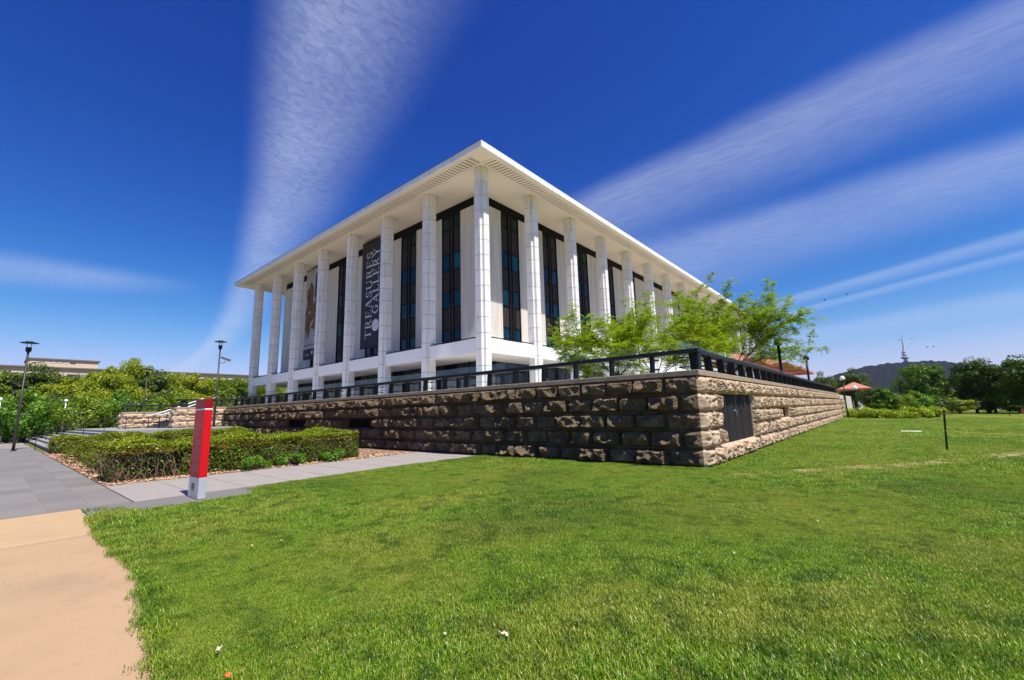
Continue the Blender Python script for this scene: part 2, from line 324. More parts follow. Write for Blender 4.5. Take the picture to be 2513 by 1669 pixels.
def m_hill(t):
    p = gco(t); n = t.noise(p, 0.035, 6, 0.75); f = t.noise(p, 0.006, 4, 0.6)
    c = t.ramp(n, [(0.3, (0.004, 0.006, 0.004)), (0.55, (0.012, 0.015, 0.010)), (0.8, (0.03, 0.032, 0.022))])
    return pbsdf(t, t.mix(t.math('MULTIPLY', f, 0.3), c, (0.02, 0.018, 0.014)), 1.0, 0, 0.0, n, 1.0, 14.0)
M['hill'] = material('forested_hill', m_hill)
M['red'] = plain('red_enamel', (0.60, 0.006, 0.012), 0.45, 0, 0.05, 6, 0.2)
M['darkred'] = plain('dark_red_enamel', (0.26, 0.004, 0.008), 0.45, 0, 0.05, 6, 0.2)
M['silver'] = plain('silver_base', (0.52, 0.53, 0.56), 0.35, 0.3, 0.06)
M['printwhite'] = plain('white_print', (0.72, 0.66, 0.66), 0.6, 0, 0.02)
M['printpink'] = plain('pale_print', (0.40, 0.15, 0.15), 0.6, 0, 0.02)
M['emblem'] = plain('emblem_grey', (0.10, 0.10, 0.11), 0.5)
M['navy'] = plain('navy_banner', (0.018, 0.020, 0.034), 0.6, 0, 0.1)
M['bannerwhite'] = plain('banner_lettering', (0.62, 0.64, 0.68), 0.6, 0, 0.03)
M['bannergrey'] = plain('banner_grey', (0.40, 0.39, 0.40), 0.7, 0, 0.06, 0.6)
def m_art(t):
    p = gco(t); n = t.noise(t.mapping(p, scale=(1.0, 1, 0.6)), 1.3, 5, 0.6, 0.8)
    return pbsdf(t, t.ramp(n, [(0.25, (0.05, 0.022, 0.010)), (0.5, (0.17, 0.085, 0.030)), (0.75, (0.31, 0.18, 0.07))]), 0.7)
M['art'] = material('brown_leaf_print', m_art)
M['artdark'] = plain('dark_brown_print', (0.03, 0.015, 0.014), 0.7)
M['bluetext'] = plain('blue_print', (0.16, 0.17, 0.30), 0.7)
M['doorwood'] = rockmat('weathered_dark_boards', (0.018, 0.013, 0.015), (0.036, 0.027, 0.031), (0.09, 0.075, 0.078))
def m_board(t):
    p = gco(t); n = t.noise(t.mapping(p, scale=(30, 30, 1.0)), 1.5, 5, 0.7); k = t.noise(t.mapping(p, scale=(60, 60, 2.2)), 1, 4, 0.7)
    c = t.ramp(n, [(0.3, (0.010, 0.008, 0.009)), (0.6, (0.022, 0.017, 0.019)), (0.85, (0.06, 0.05, 0.052))]); c = t.mix(t.math('MULTIPLY', t.step(k, 0.66, 0.74), 0.5), c, (0.25, 0.22, 0.21))
    return pbsdf(t, c, 0.75, 0, 0.25, n, 0.3, 0.01)
M['board'] = material('dark_weathered_board', m_board)
M['rust'] = plain('rusty_plate', (0.15, 0.062, 0.035), 0.8, 0.1, 0.3, 8)
M['terracotta'] = plain('terracotta_canvas', (0.44, 0.165, 0.10), 0.85, 0, 0.08, 2)
M['yellow'] = plain('yellow_plastic', (0.75, 0.45, 0.02), 0.4)
M['rope'] = plain('yellow_rope', (0.60, 0.44, 0.06), 0.7)
M['tan_build'] = plain('tan_render_wall', (0.62, 0.47, 0.34), 0.85, 0, 0.08, 0.3)
M['roofdark'] = plain('dark_roof_edge', (0.16, 0.13, 0.11), 0.7)
M['winwhite'] = plain('white_blind', (0.72, 0.70, 0.66), 0.6)
M['windark'] = material('far_window', lambda t: pbsdf(t, (0.03, 0.035, 0.05), 0.1))
M['tower'] = plain('pale_concrete_tower', (0.50, 0.50, 0.50), 0.8)
M['deck'] = plain('terrace_paving', (0.55, 0.51, 0.45), 0.8, 0, 0.15)
M['carpaint'] = plain('white_car_paint', (0.72, 0.73, 0.74), 0.2, 0, 0.02)
M['tyre'] = plain('tyre_rubber', (0.02, 0.02, 0.02), 0.8)
M['orange'] = plain('orange_plastic', (0.75, 0.13, 0.03), 0.5)
M['bird'] = plain('dark_feather', (0.03, 0.03, 0.035), 0.8)
M['deadleaf'] = plain('pale_dead_leaf', (0.60, 0.50, 0.30), 0.8, 0, 0.3)
M['concpad'] = plain('pale_concrete_pad', (0.55, 0.52, 0.44), 0.9)
M['ventplate'] = plain('grey_steel_plate', (0.20, 0.18, 0.15), 0.6, 0.3)

# ------------------------------------------------------------------ mesh helpers
ORG = {}
def tag(o, label=None, cat=None, group=None, kind=None):
    if label: o['label'] = label
    if cat: o['category'] = cat
    if group: o['group'] = group
    if kind: o['kind'] = kind
    return o
def thing(name, label, cat, loc, group=None):
    o = bpy.data.objects.new(name, None); COL.objects.link(o); o.location = loc; o.empty_display_size = 0.2
    ORG[o] = np.array(loc, float); return tag(o, label, cat, group)
def org(p): return ORG.get(p, np.zeros(3)) if p is not None else np.zeros(3)
def link(name, me, parent=None, loc=None, col=None):
    o = bpy.data.objects.new(name, me); (col or COL).objects.link(o)
    if parent is not None:
        o.parent = parent
        w = np.array(loc if loc is not None else org(parent), float)
        o.location = w-org(parent); ORG[o] = w
    elif loc is not None: o.location = loc; ORG[o] = np.array(loc, float)
    return o
def fast_mesh(name, verts, faces, mats, midx=None, smooth=False):
    """verts (n,3), faces (m,k) all with k corners"""
    me = bpy.data.meshes.new(name); verts = np.asarray(verts, np.float32); faces = np.asarray(faces, np.int32)
    m, k = faces.shape
    me.vertices.add(len(verts)); me.vertices.foreach_set('co', verts.ravel())
    me.loops.add(m*k); me.loops.foreach_set('vertex_index', faces.ravel())
    me.polygons.add(m); me.polygons.foreach_set('loop_start', np.arange(0, m*k, k, dtype=np.int32))
    for mm in (mats if isinstance(mats, (list, tuple)) else [mats]): me.materials.append(mm)
    if midx is not None: me.polygons.foreach_set('material_index', np.asarray(midx, np.int32))
    if smooth: me.polygons.foreach_set('use_smooth', np.ones(m, bool))
    me.update(calc_edges=True); return me
class MB:
    def __init__(s): s.v = []; s.f = []; s.m = []
    def add(s, verts, faces, m=0):
        b = len(s.v); s.v += [tuple(map(float, v)) for v in verts]; s.f += [tuple(b+i for i in f) for f in faces]; s.m += [m]*len(faces); return s
    def box(s, x0, x1, y0, y1, z0, z1, m=0):
        if x0 > x1: x0, x1 = x1, x0
        if y0 > y1: y0, y1 = y1, y0
        v = [(x0, y0, z0), (x1, y0, z0), (x1, y1, z0), (x0, y1, z0), (x0, y0, z1), (x1, y0, z1), (x1, y1, z1), (x0, y1, z1)]
        return s.add(v, [(0, 3, 2, 1), (4, 5, 6, 7), (0, 1, 5, 4), (1, 2, 6, 5), (2, 3, 7, 6), (3, 0, 4, 7)], m)
    def prism(s, poly, z0, z1, m=0):
        n = len(poly); v = [(x, y, z0) for x, y in poly]+[(x, y, z1) for x, y in poly]
        return s.add(v, [tuple(range(n-1, -1, -1)), tuple(range(n, 2*n))]+[(i, (i+1) % n, n+(i+1) % n, n+i) for i in range(n)], m)
    def tube(s, pts, rad, n=8, m=0, cap=True):
        pts = [np.array(p, float) for p in pts]; rads = rad if isinstance(rad, (list, tuple)) else [rad]*len(pts); rings = []
        for i, p in enumerate(pts):
            d = pts[min(i+1, len(pts)-1)]-pts[max(i-1, 0)]; d /= (np.linalg.norm(d)+1e-9)
            a = np.cross(d, (0, 0, 1) if abs(d[2]) < 0.95 else (1, 0, 0)); a /= np.linalg.norm(a); b = np.cross(d, a)
            rings.append([p+rads[i]*(a*math.cos(2*math.pi*k/n)+b*math.sin(2*math.pi*k/n)) for k in range(n)])
        v = [q for r in rings for q in r]; f = []
        for i in range(len(pts)-1):
            for k in range(n): f.append((i*n+k, i*n+(k+1) % n, (i+1)*n+(k+1) % n, (i+1)*n+k))
        if cap: f.append(tuple(range(n-1, -1, -1))); f.append(tuple((len(pts)-1)*n+k for k in range(n)))
        return s.add(v, f, m)
    def lathe(s, c, prof, n=16, m=0):
        v = []; f = []
        for r, z in prof:
            for k in range(n): v.append((c[0]+r*math.cos(2*math.pi*k/n), c[1]+r*math.sin(2*math.pi*k/n), c[2]+z))
        for i in range(len(prof)-1):
            for k in range(n): f.append((i*n+k, i*n+(k+1) % n, (i+1)*n+(k+1) % n, (i+1)*n+k))
        return s.add(v, f, m)
    def beam(s, a, b, w, h, m=0):
        a = np.array(a, float); b = np.array(b, float); d = b-a; d /= np.linalg.norm(d)
        r = np.cross(d, (0, 0, 1) if abs(d[2]) < 0.98 else (1, 0, 0)); r /= np.linalg.norm(r); u = np.cross(r, d)
        v = [p+r*sx*w/2+u*sz*h/2 for p in (a, b) for sx, sz in ((-1, -1), (1, -1), (1, 1), (-1, 1))]
        return s.add(v, [(0, 1, 2, 3), (7, 6, 5, 4), (0, 4, 5, 1), (1, 5, 6, 2), (2, 6, 7, 3), (3, 7, 4, 0)], m)
    def mesh(s, name, mats, off=(0, 0, 0), smooth=False):
        me = bpy.data.meshes.new(name); o = np.array(off)
        me.from_pydata([tuple(np.array(v)-o) for v in s.v], [], s.f)
        for mm in (mats if isinstance(mats, (list, tuple)) else [mats]): me.materials.append(mm)
        me.polygons.foreach_set('material_index', s.m)
        if smooth: me.polygons.foreach_set('use_smooth', [True]*len(s.f))
        me.update(); return me
    def build(s, name, mats, parent=None, smooth=False, loc=None, bevel=0.0):
        w = loc if loc is not None else (org(parent) if parent is not None else (0, 0, 0))
        o = link(name, s.mesh(name, mats, w, smooth), parent, w)
        if bevel:
            b = o.modifiers.new('bevel', 'BEVEL'); b.width = bevel; b.segments = 1; b.limit_method = 'ANGLE'
        return o
def copy_tree(o, parent=None, delta=None):
    c = o.copy(); COL.objects.link(c); c.parent = parent
    if delta is not None: c.location = np.array(o.location)+np.array(delta)
    ORG[c] = (org(parent) if parent is not None else np.zeros(3))+np.array(c.location)
    for ch in list(o.children): copy_tree(ch, c)
    return c
rng = np.random.default_rng(11)
random.seed(5)

# ------------------------------------------------------------------ setting: ground, lawn, paving
WX, WY = 17.8, -10.1          # podium wall planes (side wall faces +x, front wall faces -y)
CAPZ, DECKZ = 2.60, 2.55
me = MB()
n = 48; me.v = [(0, 0, -0.06)]+[(7000*math.cos(2*math.pi*k/n), 7000*math.sin(2*math.pi*k/n), -0.06) for k in range(n)]
me.f = [(0, 1+k, 1+(k+1) % n) for k in range(n)]; me.m = [0]*n
tag(me.build('ground', M['ground']), kind='structure')
LAWN = [(11.15, -21.15), (11.2, -18.6), (10.0, -18.1), (9.85, -15.0), (9.85, -10.0), (17.9, -10.0), (17.9, 36.0), (15.0, 36.5), (15.0, 70), (110, 70), (110, -30),
        (40, -23.6), (30, -22.9), (24, -22.2), (20, -21.83), (17.8, -21.60), (16.9, -21.50), (15.6, -21.30), (13.9, -21.27), (12.8, -21.28)]
lw = MB(); lw.prism(LAWN, -0.05, 0.0); tag(lw.build('lawn', M['lawn']), kind='structure')
cp = MB(); cp.box(9.75, 12.55, -60, -21.19, -0.05, -0.012); tag(cp.build('concrete_path', M['conc_light']), kind='structure')
cp = MB(); cp.prism([(12.565, -60), (60, -60), (60, -21.1), (12.565, -21.1)], -0.05, -0.016); tag(cp.build('concrete_path', M['conc_dark']), kind='structure')
st = MB(); st.prism([(9.8, -21.17), (11.4, -21.17), (11.4, -18.5), (9.8, -18.5)], -0.05, -0.008); tag(st.build('edge_strip', M['asphalt']), kind='structure')
pz = MB(); pz.box(-90, 9.72, -60, -20.42, -0.055, -0.010); plaza = tag(pz.build('plaza_paving', M['bedding']), kind='structure')
pp = MB(); pp.box(6.0, 9.78, -20.40, -10.0, -0.055, -0.010); path = tag(pp.build('side_path', M['bedding']), kind='structure')
def slab_mesh(name, w, d, h=0.03, mt='slab'):
    b = MB(); e = 0.004
    b.v = [(0, 0, -h), (w, 0, -h), (w, d, -h), (0, d, -h), (e, e, 0), (w-e, e, 0), (w-e, d-e, 0), (e, d-e, 0)]
    b.f = [(4, 5, 6, 7), (0, 1, 5, 4), (1, 2, 6, 5), (2, 3, 7, 6), (3, 0, 4, 7)]; b.m = [0]*5
    return b.mesh(name, M[mt])
# plaza slabs: courses along x, staggered
cnt = 0
SW, SD = 0.98, 0.60
sm = slab_mesh('paving_slab', SW-0.007, SD-0.007)
for r in range(10):
    y1 = -20.42-r*SD; off = (r % 2)*SW*0.5
    for k in range(36):
        x1 = 9.70-k*SW-off
        if x1-SW < -26 or cnt >= 270: continue
        if r > 4 and x1 < -8: continue
        o = link('paving_slab', sm, plaza, (x1-SW, y1-SD, -0.003+random.uniform(-0.002, 0.001))); cnt += 1
    if off:
        link('paving_slab', slab_mesh('half_slab', SW*0.5-0.012, SD-0.012), plaza, (9.70-SW*0.5, y1-SD, -0.004))
sm2 = slab_mesh('path_slab', 1.235, 1.038-0.012, mt='slab_pale')
for r in range(10):
    for k in range(3): link('paving_slab', sm2, path, (6.03+k*1.247, -20.40+r*1.038, -0.003+random.uniform(-0.003, 0.001)))
bed = MB(); bed.box(-14.9, 5.98, -20.40, -10.0, -0.055, 0.0); bed = tag(bed.build('garden_bed', M['mulchbase']), kind='structure')
nchip = 9000
cxy = np.column_stack([rng.uniform(-14.5, 6.25, nchip), rng.uniform(-20.38, -11, nchip)])
cxy[:4500, 1] = rng.uniform(-20.40, -18.2, 4500); cxy[4500:7000, 0] = rng.uniform(5.3, 6.3, 2500)
a = rng.uniform(0, 6.28, nchip); L = rng.uniform(0.02, 0.06, nchip); Wd = rng.uniform(0.01, 0.025, nchip); tl = rng.uniform(-0.02, 0.02, (nchip, 4))
ca, sa = np.cos(a), np.sin(a); vs = []
for i, (su, sv) in enumerate(((-1, -1), (1, -1), (1, 1), (-1, 1))):
    vs.append(np.column_stack([cxy[:, 0]+su*L*ca-sv*Wd*sa, cxy[:, 1]+su*L*sa+sv*Wd*ca, 0.02+tl[:, i]]))
vs = np.stack(vs, 1).reshape(-1, 3)
tag(link('bark_mulch', fast_mesh('bark_mulch', vs, np.arange(nchip*4).reshape(-1, 4), M['chip'])), 'orange brown bark mulch around the hedges', 'mulch', kind='stuff')
# landing, lower steps
LZ = 1.05
ld = MB(); ld.box(-60, -15.0, -17.25, -9.9, 0, LZ); tag(ld.build('landing', M['stepstone']), kind='structure')
lst = thing('stone_steps', 'wide grey stone steps rising from the plaza to the landing beside the hedges', 'steps', (-33, -20.2, 0))
for i in range(6):
    y0 = -20.05+0.45*i; b = MB(); b.box(-50.5, -15.02, y0, -17.25 if i < 5 else -17.26, 0.15*i+0.002*i, 0.15*(i+1)); 
    b.box(-50.52, -15.0, y0-0.03, y0+0.30, 0.15*(i+1)+0.002, 0.15*(i+1)+0.012); b.build('step', M['stepstone'], lst)
le = MB(); le.box(-14.98, -14.55, -17.2, -10.2, 0.0, 0.82); le.box(-14.97, -14.5, -17.25, -10.25, 0.822, 0.90)
tag(le.build('landing_kerb', M['stepstone']), kind='structure')
dk = MB(); dk.box(-60, WX-0.32, WY+0.32, 100, 0.0, DECKZ); tag(dk.build('podium_deck', M['deck']), kind='structure')

# ------------------------------------------------------------------ rock-faced stones
def stone_mesh(name, w, h, seed, mat, K=8, q=5.5, amp=0.20, margin=0.03, rise=1.6, nx=22, nz=14, thick=0.30, fine=0.012, pits=0):
    g = np.random.default_rng(seed)
    u = np.linspace(0, 1, nx); v = np.linspace(0, 1, nz)
    u = u+0.35*(np.clip(u-0.5, -1, 1))*0*u
    X, Z = np.meshgrid(u*w, v*h)
    cx = g.uniform(0.05, 0.95, K)*w; cz = g.uniform(0.0, 1.0, K)*h; c0 = g.uniform(0.25, 0.90, K)*amp
    ax = g.uniform(0.6, 1.6, K); az = g.uniform(0.7, 1.8, K); tx = g.uniform(-0.25, 0.25, K); tz = g.uniform(-0.45, 0.25, K)
    Hs = np.stack([c0[k]+q*(ax[k]*(X-cx[k])**2+az[k]*(Z-cz[k])**2)+tx[k]*(X-cx[k])+tz[k]*(Z-cz[k]) for k in range(K)])
    Hh = Hs.min(0)
    for _ in range(pits):
        px, pz, pr = g.uniform(0.1, 0.9)*w, g.uniform(0.1, 0.8)*h, g.uniform(0.02, 0.05)
        Hh -= 0.15*np.exp(-((X-px)**2+(Z-pz)**2)/pr**2)
    Hh += g.normal(0, fine, Hh.shape)
    ed = np.minimum(np.minimum(X, w-X), np.minimum(Z, h-Z))
    Hh = np.minimum(Hh, np.maximum(0, ed-margin)*rise*g.uniform(0.7, 1.3, Hh.shape))
    Hh = np.clip(Hh, 0, amp*1.15)
    jx = np.where((ed > 0.001), g.normal(0, w/nx*0.16, X.shape), 0); jz = np.where(ed > 0.001, g.normal(0, h/nz*0.16, X.shape), 0)
    V = np.column_stack([(X+jx).ravel(), -Hh.ravel(), (Z+jz).ravel()]).tolist(); F = []
    for j in range(nz-1):
        for i in range(nx-1):
            a = j*nx+i; F += [(a, a+1, a+nx+1), (a, a+nx+1, a+nx)] if g.random() < 0.5 else [(a, a+1, a+nx), (a+1, a+nx+1, a+nx)]
    b = len(V); V += [(0, thick, 0), (w, thick, 0), (w, thick, h), (0, thick, h)]
    F.append((b, *[i for i in range(0, nx)][::1], b+1)); F.append((b+3, b+2, *[(nz-1)*nx+i for i in range(nx-1, -1, -1)]))
    F.append((b, b+3, *[j*nx for j in range(nz-1, -1, -1)])); F.append((b+1, *[j*nx+nx-1 for j in range(nz)], b+2))
    me = bpy.data.meshes.new(name); me.from_pydata(V, [], F); me.materials.append(mat); me.update(); return me
CZ = [0.0, 0.48, 0.98, 1.47, 1.97, 2.44]
SL = 0.905
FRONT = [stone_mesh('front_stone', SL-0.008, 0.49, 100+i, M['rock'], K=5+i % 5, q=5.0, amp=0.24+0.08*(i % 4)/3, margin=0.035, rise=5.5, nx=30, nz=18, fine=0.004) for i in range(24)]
SIDE = [stone_mesh('side_stone', 1.2-0.006, 0.49, 300+i, M['rock_side'], K=44, q=30, amp=0.19, margin=0.010, rise=2.4, nx=34, nz=16, fine=0.008, pits=12) for i in range(14)]
FARS = [stone_mesh('far_stone', 1.2-0.006, 0.50, 500+i, M['rock_side'], K=9, q=7, amp=0.14, margin=0.02, nx=14, nz=8) for i in range(8)]
def py_s(meshes): return random.uniform(0.6, 1.55) if meshes is FRONT else random.uniform(0.8, 1.25)
def lay_wall(parent, axis, a, b, plane, z0s, meshes, ml, openings=(), stagger=True, target=None, ci0=0):
    """lay courses of stones between a and b; axis 'x' faces -y, axis 'y' faces +x"""
    T = target or ml
    for ci in range(len(z0s)-1):
        z0, z1 = z0s[ci], z0s[ci+1]; segs = [(a, b)]
        for (oa, ob, oz0, oz1) in openings:
            if oz0 < (z0+z1)/2 < oz1:
                ns = []
                for s in segs:
                    if ob <= s[0] or oa >= s[1]: ns.append(s); continue
                    if oa > s[0]: ns.append((s[0], oa))
                    if ob < s[1]: ns.append((ob, s[1]))
                segs = ns
        for s0, s1 in segs:
            cuts = [s1]; p = s1-(T*0.5 if (stagger and (ci+ci0) % 2) else T)
            while p > s0+0.3*T: cuts.append(p); p -= T*random.uniform(0.97, 1.03)
            cuts.append(s0)
            for c1, c0 in zip(cuts[:-1], cuts[1:]):
                m = random.choice(meshes); hgt = (z1-z0-0.006)/0.49; L_ = c1-c0-0.008
                if axis == 'x':
                    o = link('stone', m, parent, (c0+0.004, plane, z0+0.003)); o.scale = (L_/(ml-0.007), py_s(meshes), hgt)
                else:
                    o = link('stone', m, parent, (plane, c0+0.004, z0+0.003)); o.rotation_euler = (0, 0, math.pi/2); o.scale = (L_/(ml-0.007), py_s(meshes), hgt)
                if random.random() < 0.5:      # a mirrored stone for variety
                    o.scale.x *= -1
                    if axis == 'x': o.location.x += L_
                    else: o.location.y += L_
def cap_row(parent, axis, a, b, p0, p1, z0, z1, L=1.81):
    k = a
    while k < b-0.05:
        e = min(b, k+L); m = MB()
        if axis == 'x': m.box(k+0.004, e-0.004, p0, p1, z0, z1)
        else: m.box(p0, p1, k+0.004, e-0.004, z0, z1)
        m.build('cap_stone', M['cap'], parent, bevel=0.012); k = e
fw = thing('stone_wall', 'shaded rock-faced stone podium wall with two vent slots behind the hedge and path', 'wall', (0, WY, 0))
c = MB(); c.box(-19.3, WX-0.31, WY+0.30, WY+0.34, 0, 2.44); c.build('wall_core', M['wallcore'], fw)
OPF = [(-7.85, -5.15, 0.98, 1.47), (-0.5, 2.2, 0.98, 1.47)]
LF = [0.92, 0.5, 0.92, 0.5, 0.92]; LS = [0.55, 1.15, 0.55, 1.15, 0.55]
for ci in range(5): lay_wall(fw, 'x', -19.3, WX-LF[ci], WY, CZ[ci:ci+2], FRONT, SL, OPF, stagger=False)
cap_row(fw, 'x', -19.3, WX+0.08, WY-0.08, WY+0.42, 2.452, CAPZ)
for oa, ob, z0, z1 in OPF:
    v = MB()
    for k in range(5): v.box(oa+0.02, ob-0.02, WY+0.12, WY+0.20, z0+0.03+k*0.09, z0+0.065+k*0.09)
    v.build('vent_grille', M['black'], fw)
sw = thing('stone_wall', 'sunlit tan rock-faced stone podium wall with dark wooden double door', 'wall', (WX, 12, 0))
c = MB(); c.box(WX-0.34, WX-0.30, WY+0.31, 34.4, 0, 2.44); c.build('wall_core', M['wallcore'], sw)
OPS = [(-8.58, -4.30, 0.48, 1.97), (1.12, 3.58, 0.98, 1.47)]
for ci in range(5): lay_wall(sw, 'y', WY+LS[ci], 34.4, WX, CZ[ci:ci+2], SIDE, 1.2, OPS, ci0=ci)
def corner_stone(ci, lf, ls, h):
    g = np.random.default_rng(700+ci); nf, ns_, nz = 26, 26, 16; s = np.concatenate([np.linspace(-lf+0.004, -0.03, nf), np.linspace(0.03, ls-0.004, ns_)]); z = np.linspace(0.003, h-0.003, nz)
    S_, Z = np.meshgrid(s, z); K = 46; ks = g.uniform(-lf, ls, K); kz = g.uniform(0, h, K); c0 = g.uniform(0.04, 0.17, K)
    H = np.min([c0[k]+(9 if ks[k] < 0 else 20)*((S_-ks[k])**2*g.uniform(0.7, 1.5)+(Z-kz[k])**2*g.uniform(0.8, 1.8))+g.uniform(-0.3, 0.15)*(Z-kz[k]) for k in range(K)], axis=0)+g.normal(0, 0.015, S_.shape)
    ed = np.minimum(np.minimum(Z, h-Z), np.minimum(S_+lf, ls-S_)); H = np.clip(np.minimum(H, np.maximum(0, ed-0.02)*2.4), 0, np.where(S_ < 0, 0.26, 0.17))
    H = np.minimum(H, 0.045+np.abs(S_)*1.1+g.normal(0, 0.012, S_.shape)); tb_ = np.clip((S_+0.05)/0.10, 0, 1); nx_, ny_ = tb_, -(1-tb_); px_ = np.where(S_ < 0, S_, 0)+nx_*H; py_ = np.where(S_ > 0, S_, 0)+ny_*H
    V = np.column_stack([px_.ravel(), py_.ravel(), Z.ravel()]); n_ = nf+ns_; F = [(j*n_+i, j*n_+i+1, (j+1)*n_+i+1, (j+1)*n_+i) for j in range(nz-1) for i in range(n_-1)]
    o = link('stone', fast_mesh('corner_stone', V, F, [M['rock'], M['rock_side']], [0 if i < nf-1 else 1 for j in range(nz-1) for i in range(n_-1)]), sw, (WX, WY, CZ[ci]+0.0)); return o  # colour switch at the corner paints shaded front against sunlit side
for ci in range(5): corner_stone(ci, LF[ci], LS[ci], CZ[ci+1]-CZ[ci])
cap_row(sw, 'y', WY+0.43, 34.4, WX-0.42, WX+0.08, 2.452, CAPZ)
b = MB(); b.box(WX-0.2, WX-0.05, 1.14, 2.40, 0.99, 1.46); b.build('rusty_plate', M['rust'], sw)
b = MB(); b.box(WX-0.25, WX-0.16, 2.41, 3.56, 0.99, 1.46); b.build('vent_recess', M['black'], sw)
door = thing('double_door', 'black weathered vertical-board double door set in the tan stone wall', 'door', (WX, -6.44, 0.48))
nb = 22; bw = (8.56-4.32)/nb
for k in range(nb):
    y0 = -8.56+k*bw; b = MB(); b.box(WX-0.02+random.uniform(-0.008, 0.008), WX-0.10, y0+0.006, y0+bw-0.006, 0.49+random.uniform(0, 0.012), 1.955+random.uniform(-0.012, 0)); b.build('board', M['board'], door)
b = MB(); b.box(WX-0.16, WX-0.11, -8.57, -4.31, 0.485, 1.965); b.build('backing', M['black'], door)
b = MB(); b.tube([(WX-0.02, -6.6, 1.45), (WX+0.05, -6.6, 1.45), (WX+0.06, -6.6, 1.38), (WX+0.05, -6.6, 1.28)], 0.012); b.lathe((WX-0.015, -6.6, 1.45), [(0.0, -0.03), (0.04, -0.03), (0.04, 0.03), (0.0, 0.03)]); b.build('handle', M['steel'], door)
# cheek walls of the upper stair
def small_wall(label, x, y0, y1, z0, top, face, nrow=3):
    t = thing('stone_wall', label, 'wall', (x, (y0+y1)/2, z0))
    zs = [z0+(top-0.15-z0)*k/nrow for k in range(nrow+1)]
    c = MB(); c.box(x-1.2, x-0.30, y0, y1, z0, top-0.16); c.build('wall_core', M['wallcore'], t)
    lay_wall(t, 'y', y0, y1, x, zs, FARS, 1.2, target=1.3)
    lay_wall(t, 'x', x-1.2, x-0.02, y0, zs, FARS, 1.2, target=1.2)
    b = MB(); b.box(x-1.22, x+0.06, y0-0.06, y1, top-0.148, top); b.build('cap_stone', M['cap'], t, bevel=0.012)
    return t
small_wall('tan rock-faced cheek wall where the stairs meet the shaded podium wall', -19.3, -13.5, -10.12, LZ, CAPZ, 1)
small_wall('low tan rock-faced cheek wall on the far side of the upper stairs', -27.0, -15.4, -10.12, LZ, 2.40, 1)
ust = thing('stone_steps', 'shaded stone stairs climbing between two rock-faced cheek walls to the podium', 'steps', (-23, -13, LZ))
for i in range(10):
    b = MB(); y0 = -13.75+0.36*i; b.box(-26.98, -20.52, y0, -9.78-0.002*i, LZ+0.152*i+0.001*i, LZ+0.152*(i+1)); b.build('step', M['darkstep'], ust)  # shadow on the risers is put into the dark step colour
# end of the side wall: short pier and dark steps
rw = thing('stone_wall', 'short tan rock-faced pier beside the dark steps past the long wall end', 'wall', (17.2, 41, 0))
lay_wall(rw, 'y', 39.0, 43.6, 17.6, CZ[:5], SIDE, 1.2); lay_wall(rw, 'x', 16.0, 17.6, 39.0, CZ[:5], FARS, 1.2)
c = MB(); c.box(15.9, 17.29, 39.3, 43.6, 0, 1.97); c.build('wall_core', M['wallcore'], rw)
cap_row(rw, 'y', 39.0, 43.6, 15.9, 17.72, 1.975, 2.1)
b = MB(); b.box(15.0, 17.3, 34.6, 38.9, 1.25, 2.1); tag(b.build('steel_box', M['ventplate']), 'grey steel panel bridging the gap at the end of the stone wall', 'panel')
b = MB(); b.box(12.0, 15.6, 34.6, 39.2, 0, 2.3); tag(b.build('recess_wall', M['wallcore']), 'dark wall at the back of the gap past the stone wall', 'wall')
rs = thing('stone_steps', 'dark narrow-tread steps seen past the end of the long stone wall', 'steps', (16, 46, 0))
for i in range(13):
    b = MB(); b.box(12.0, 18.3-0.3*i, 43.8, 49.5, 0.16*i+0.001, 0.16*(i+1)-0.03, 0); b.box(12.0, 18.34-0.3*i, 43.78, 49.52, 0.16*(i+1)-0.028, 0.16*(i+1)); b.build('step', M['darkstep'], rs)

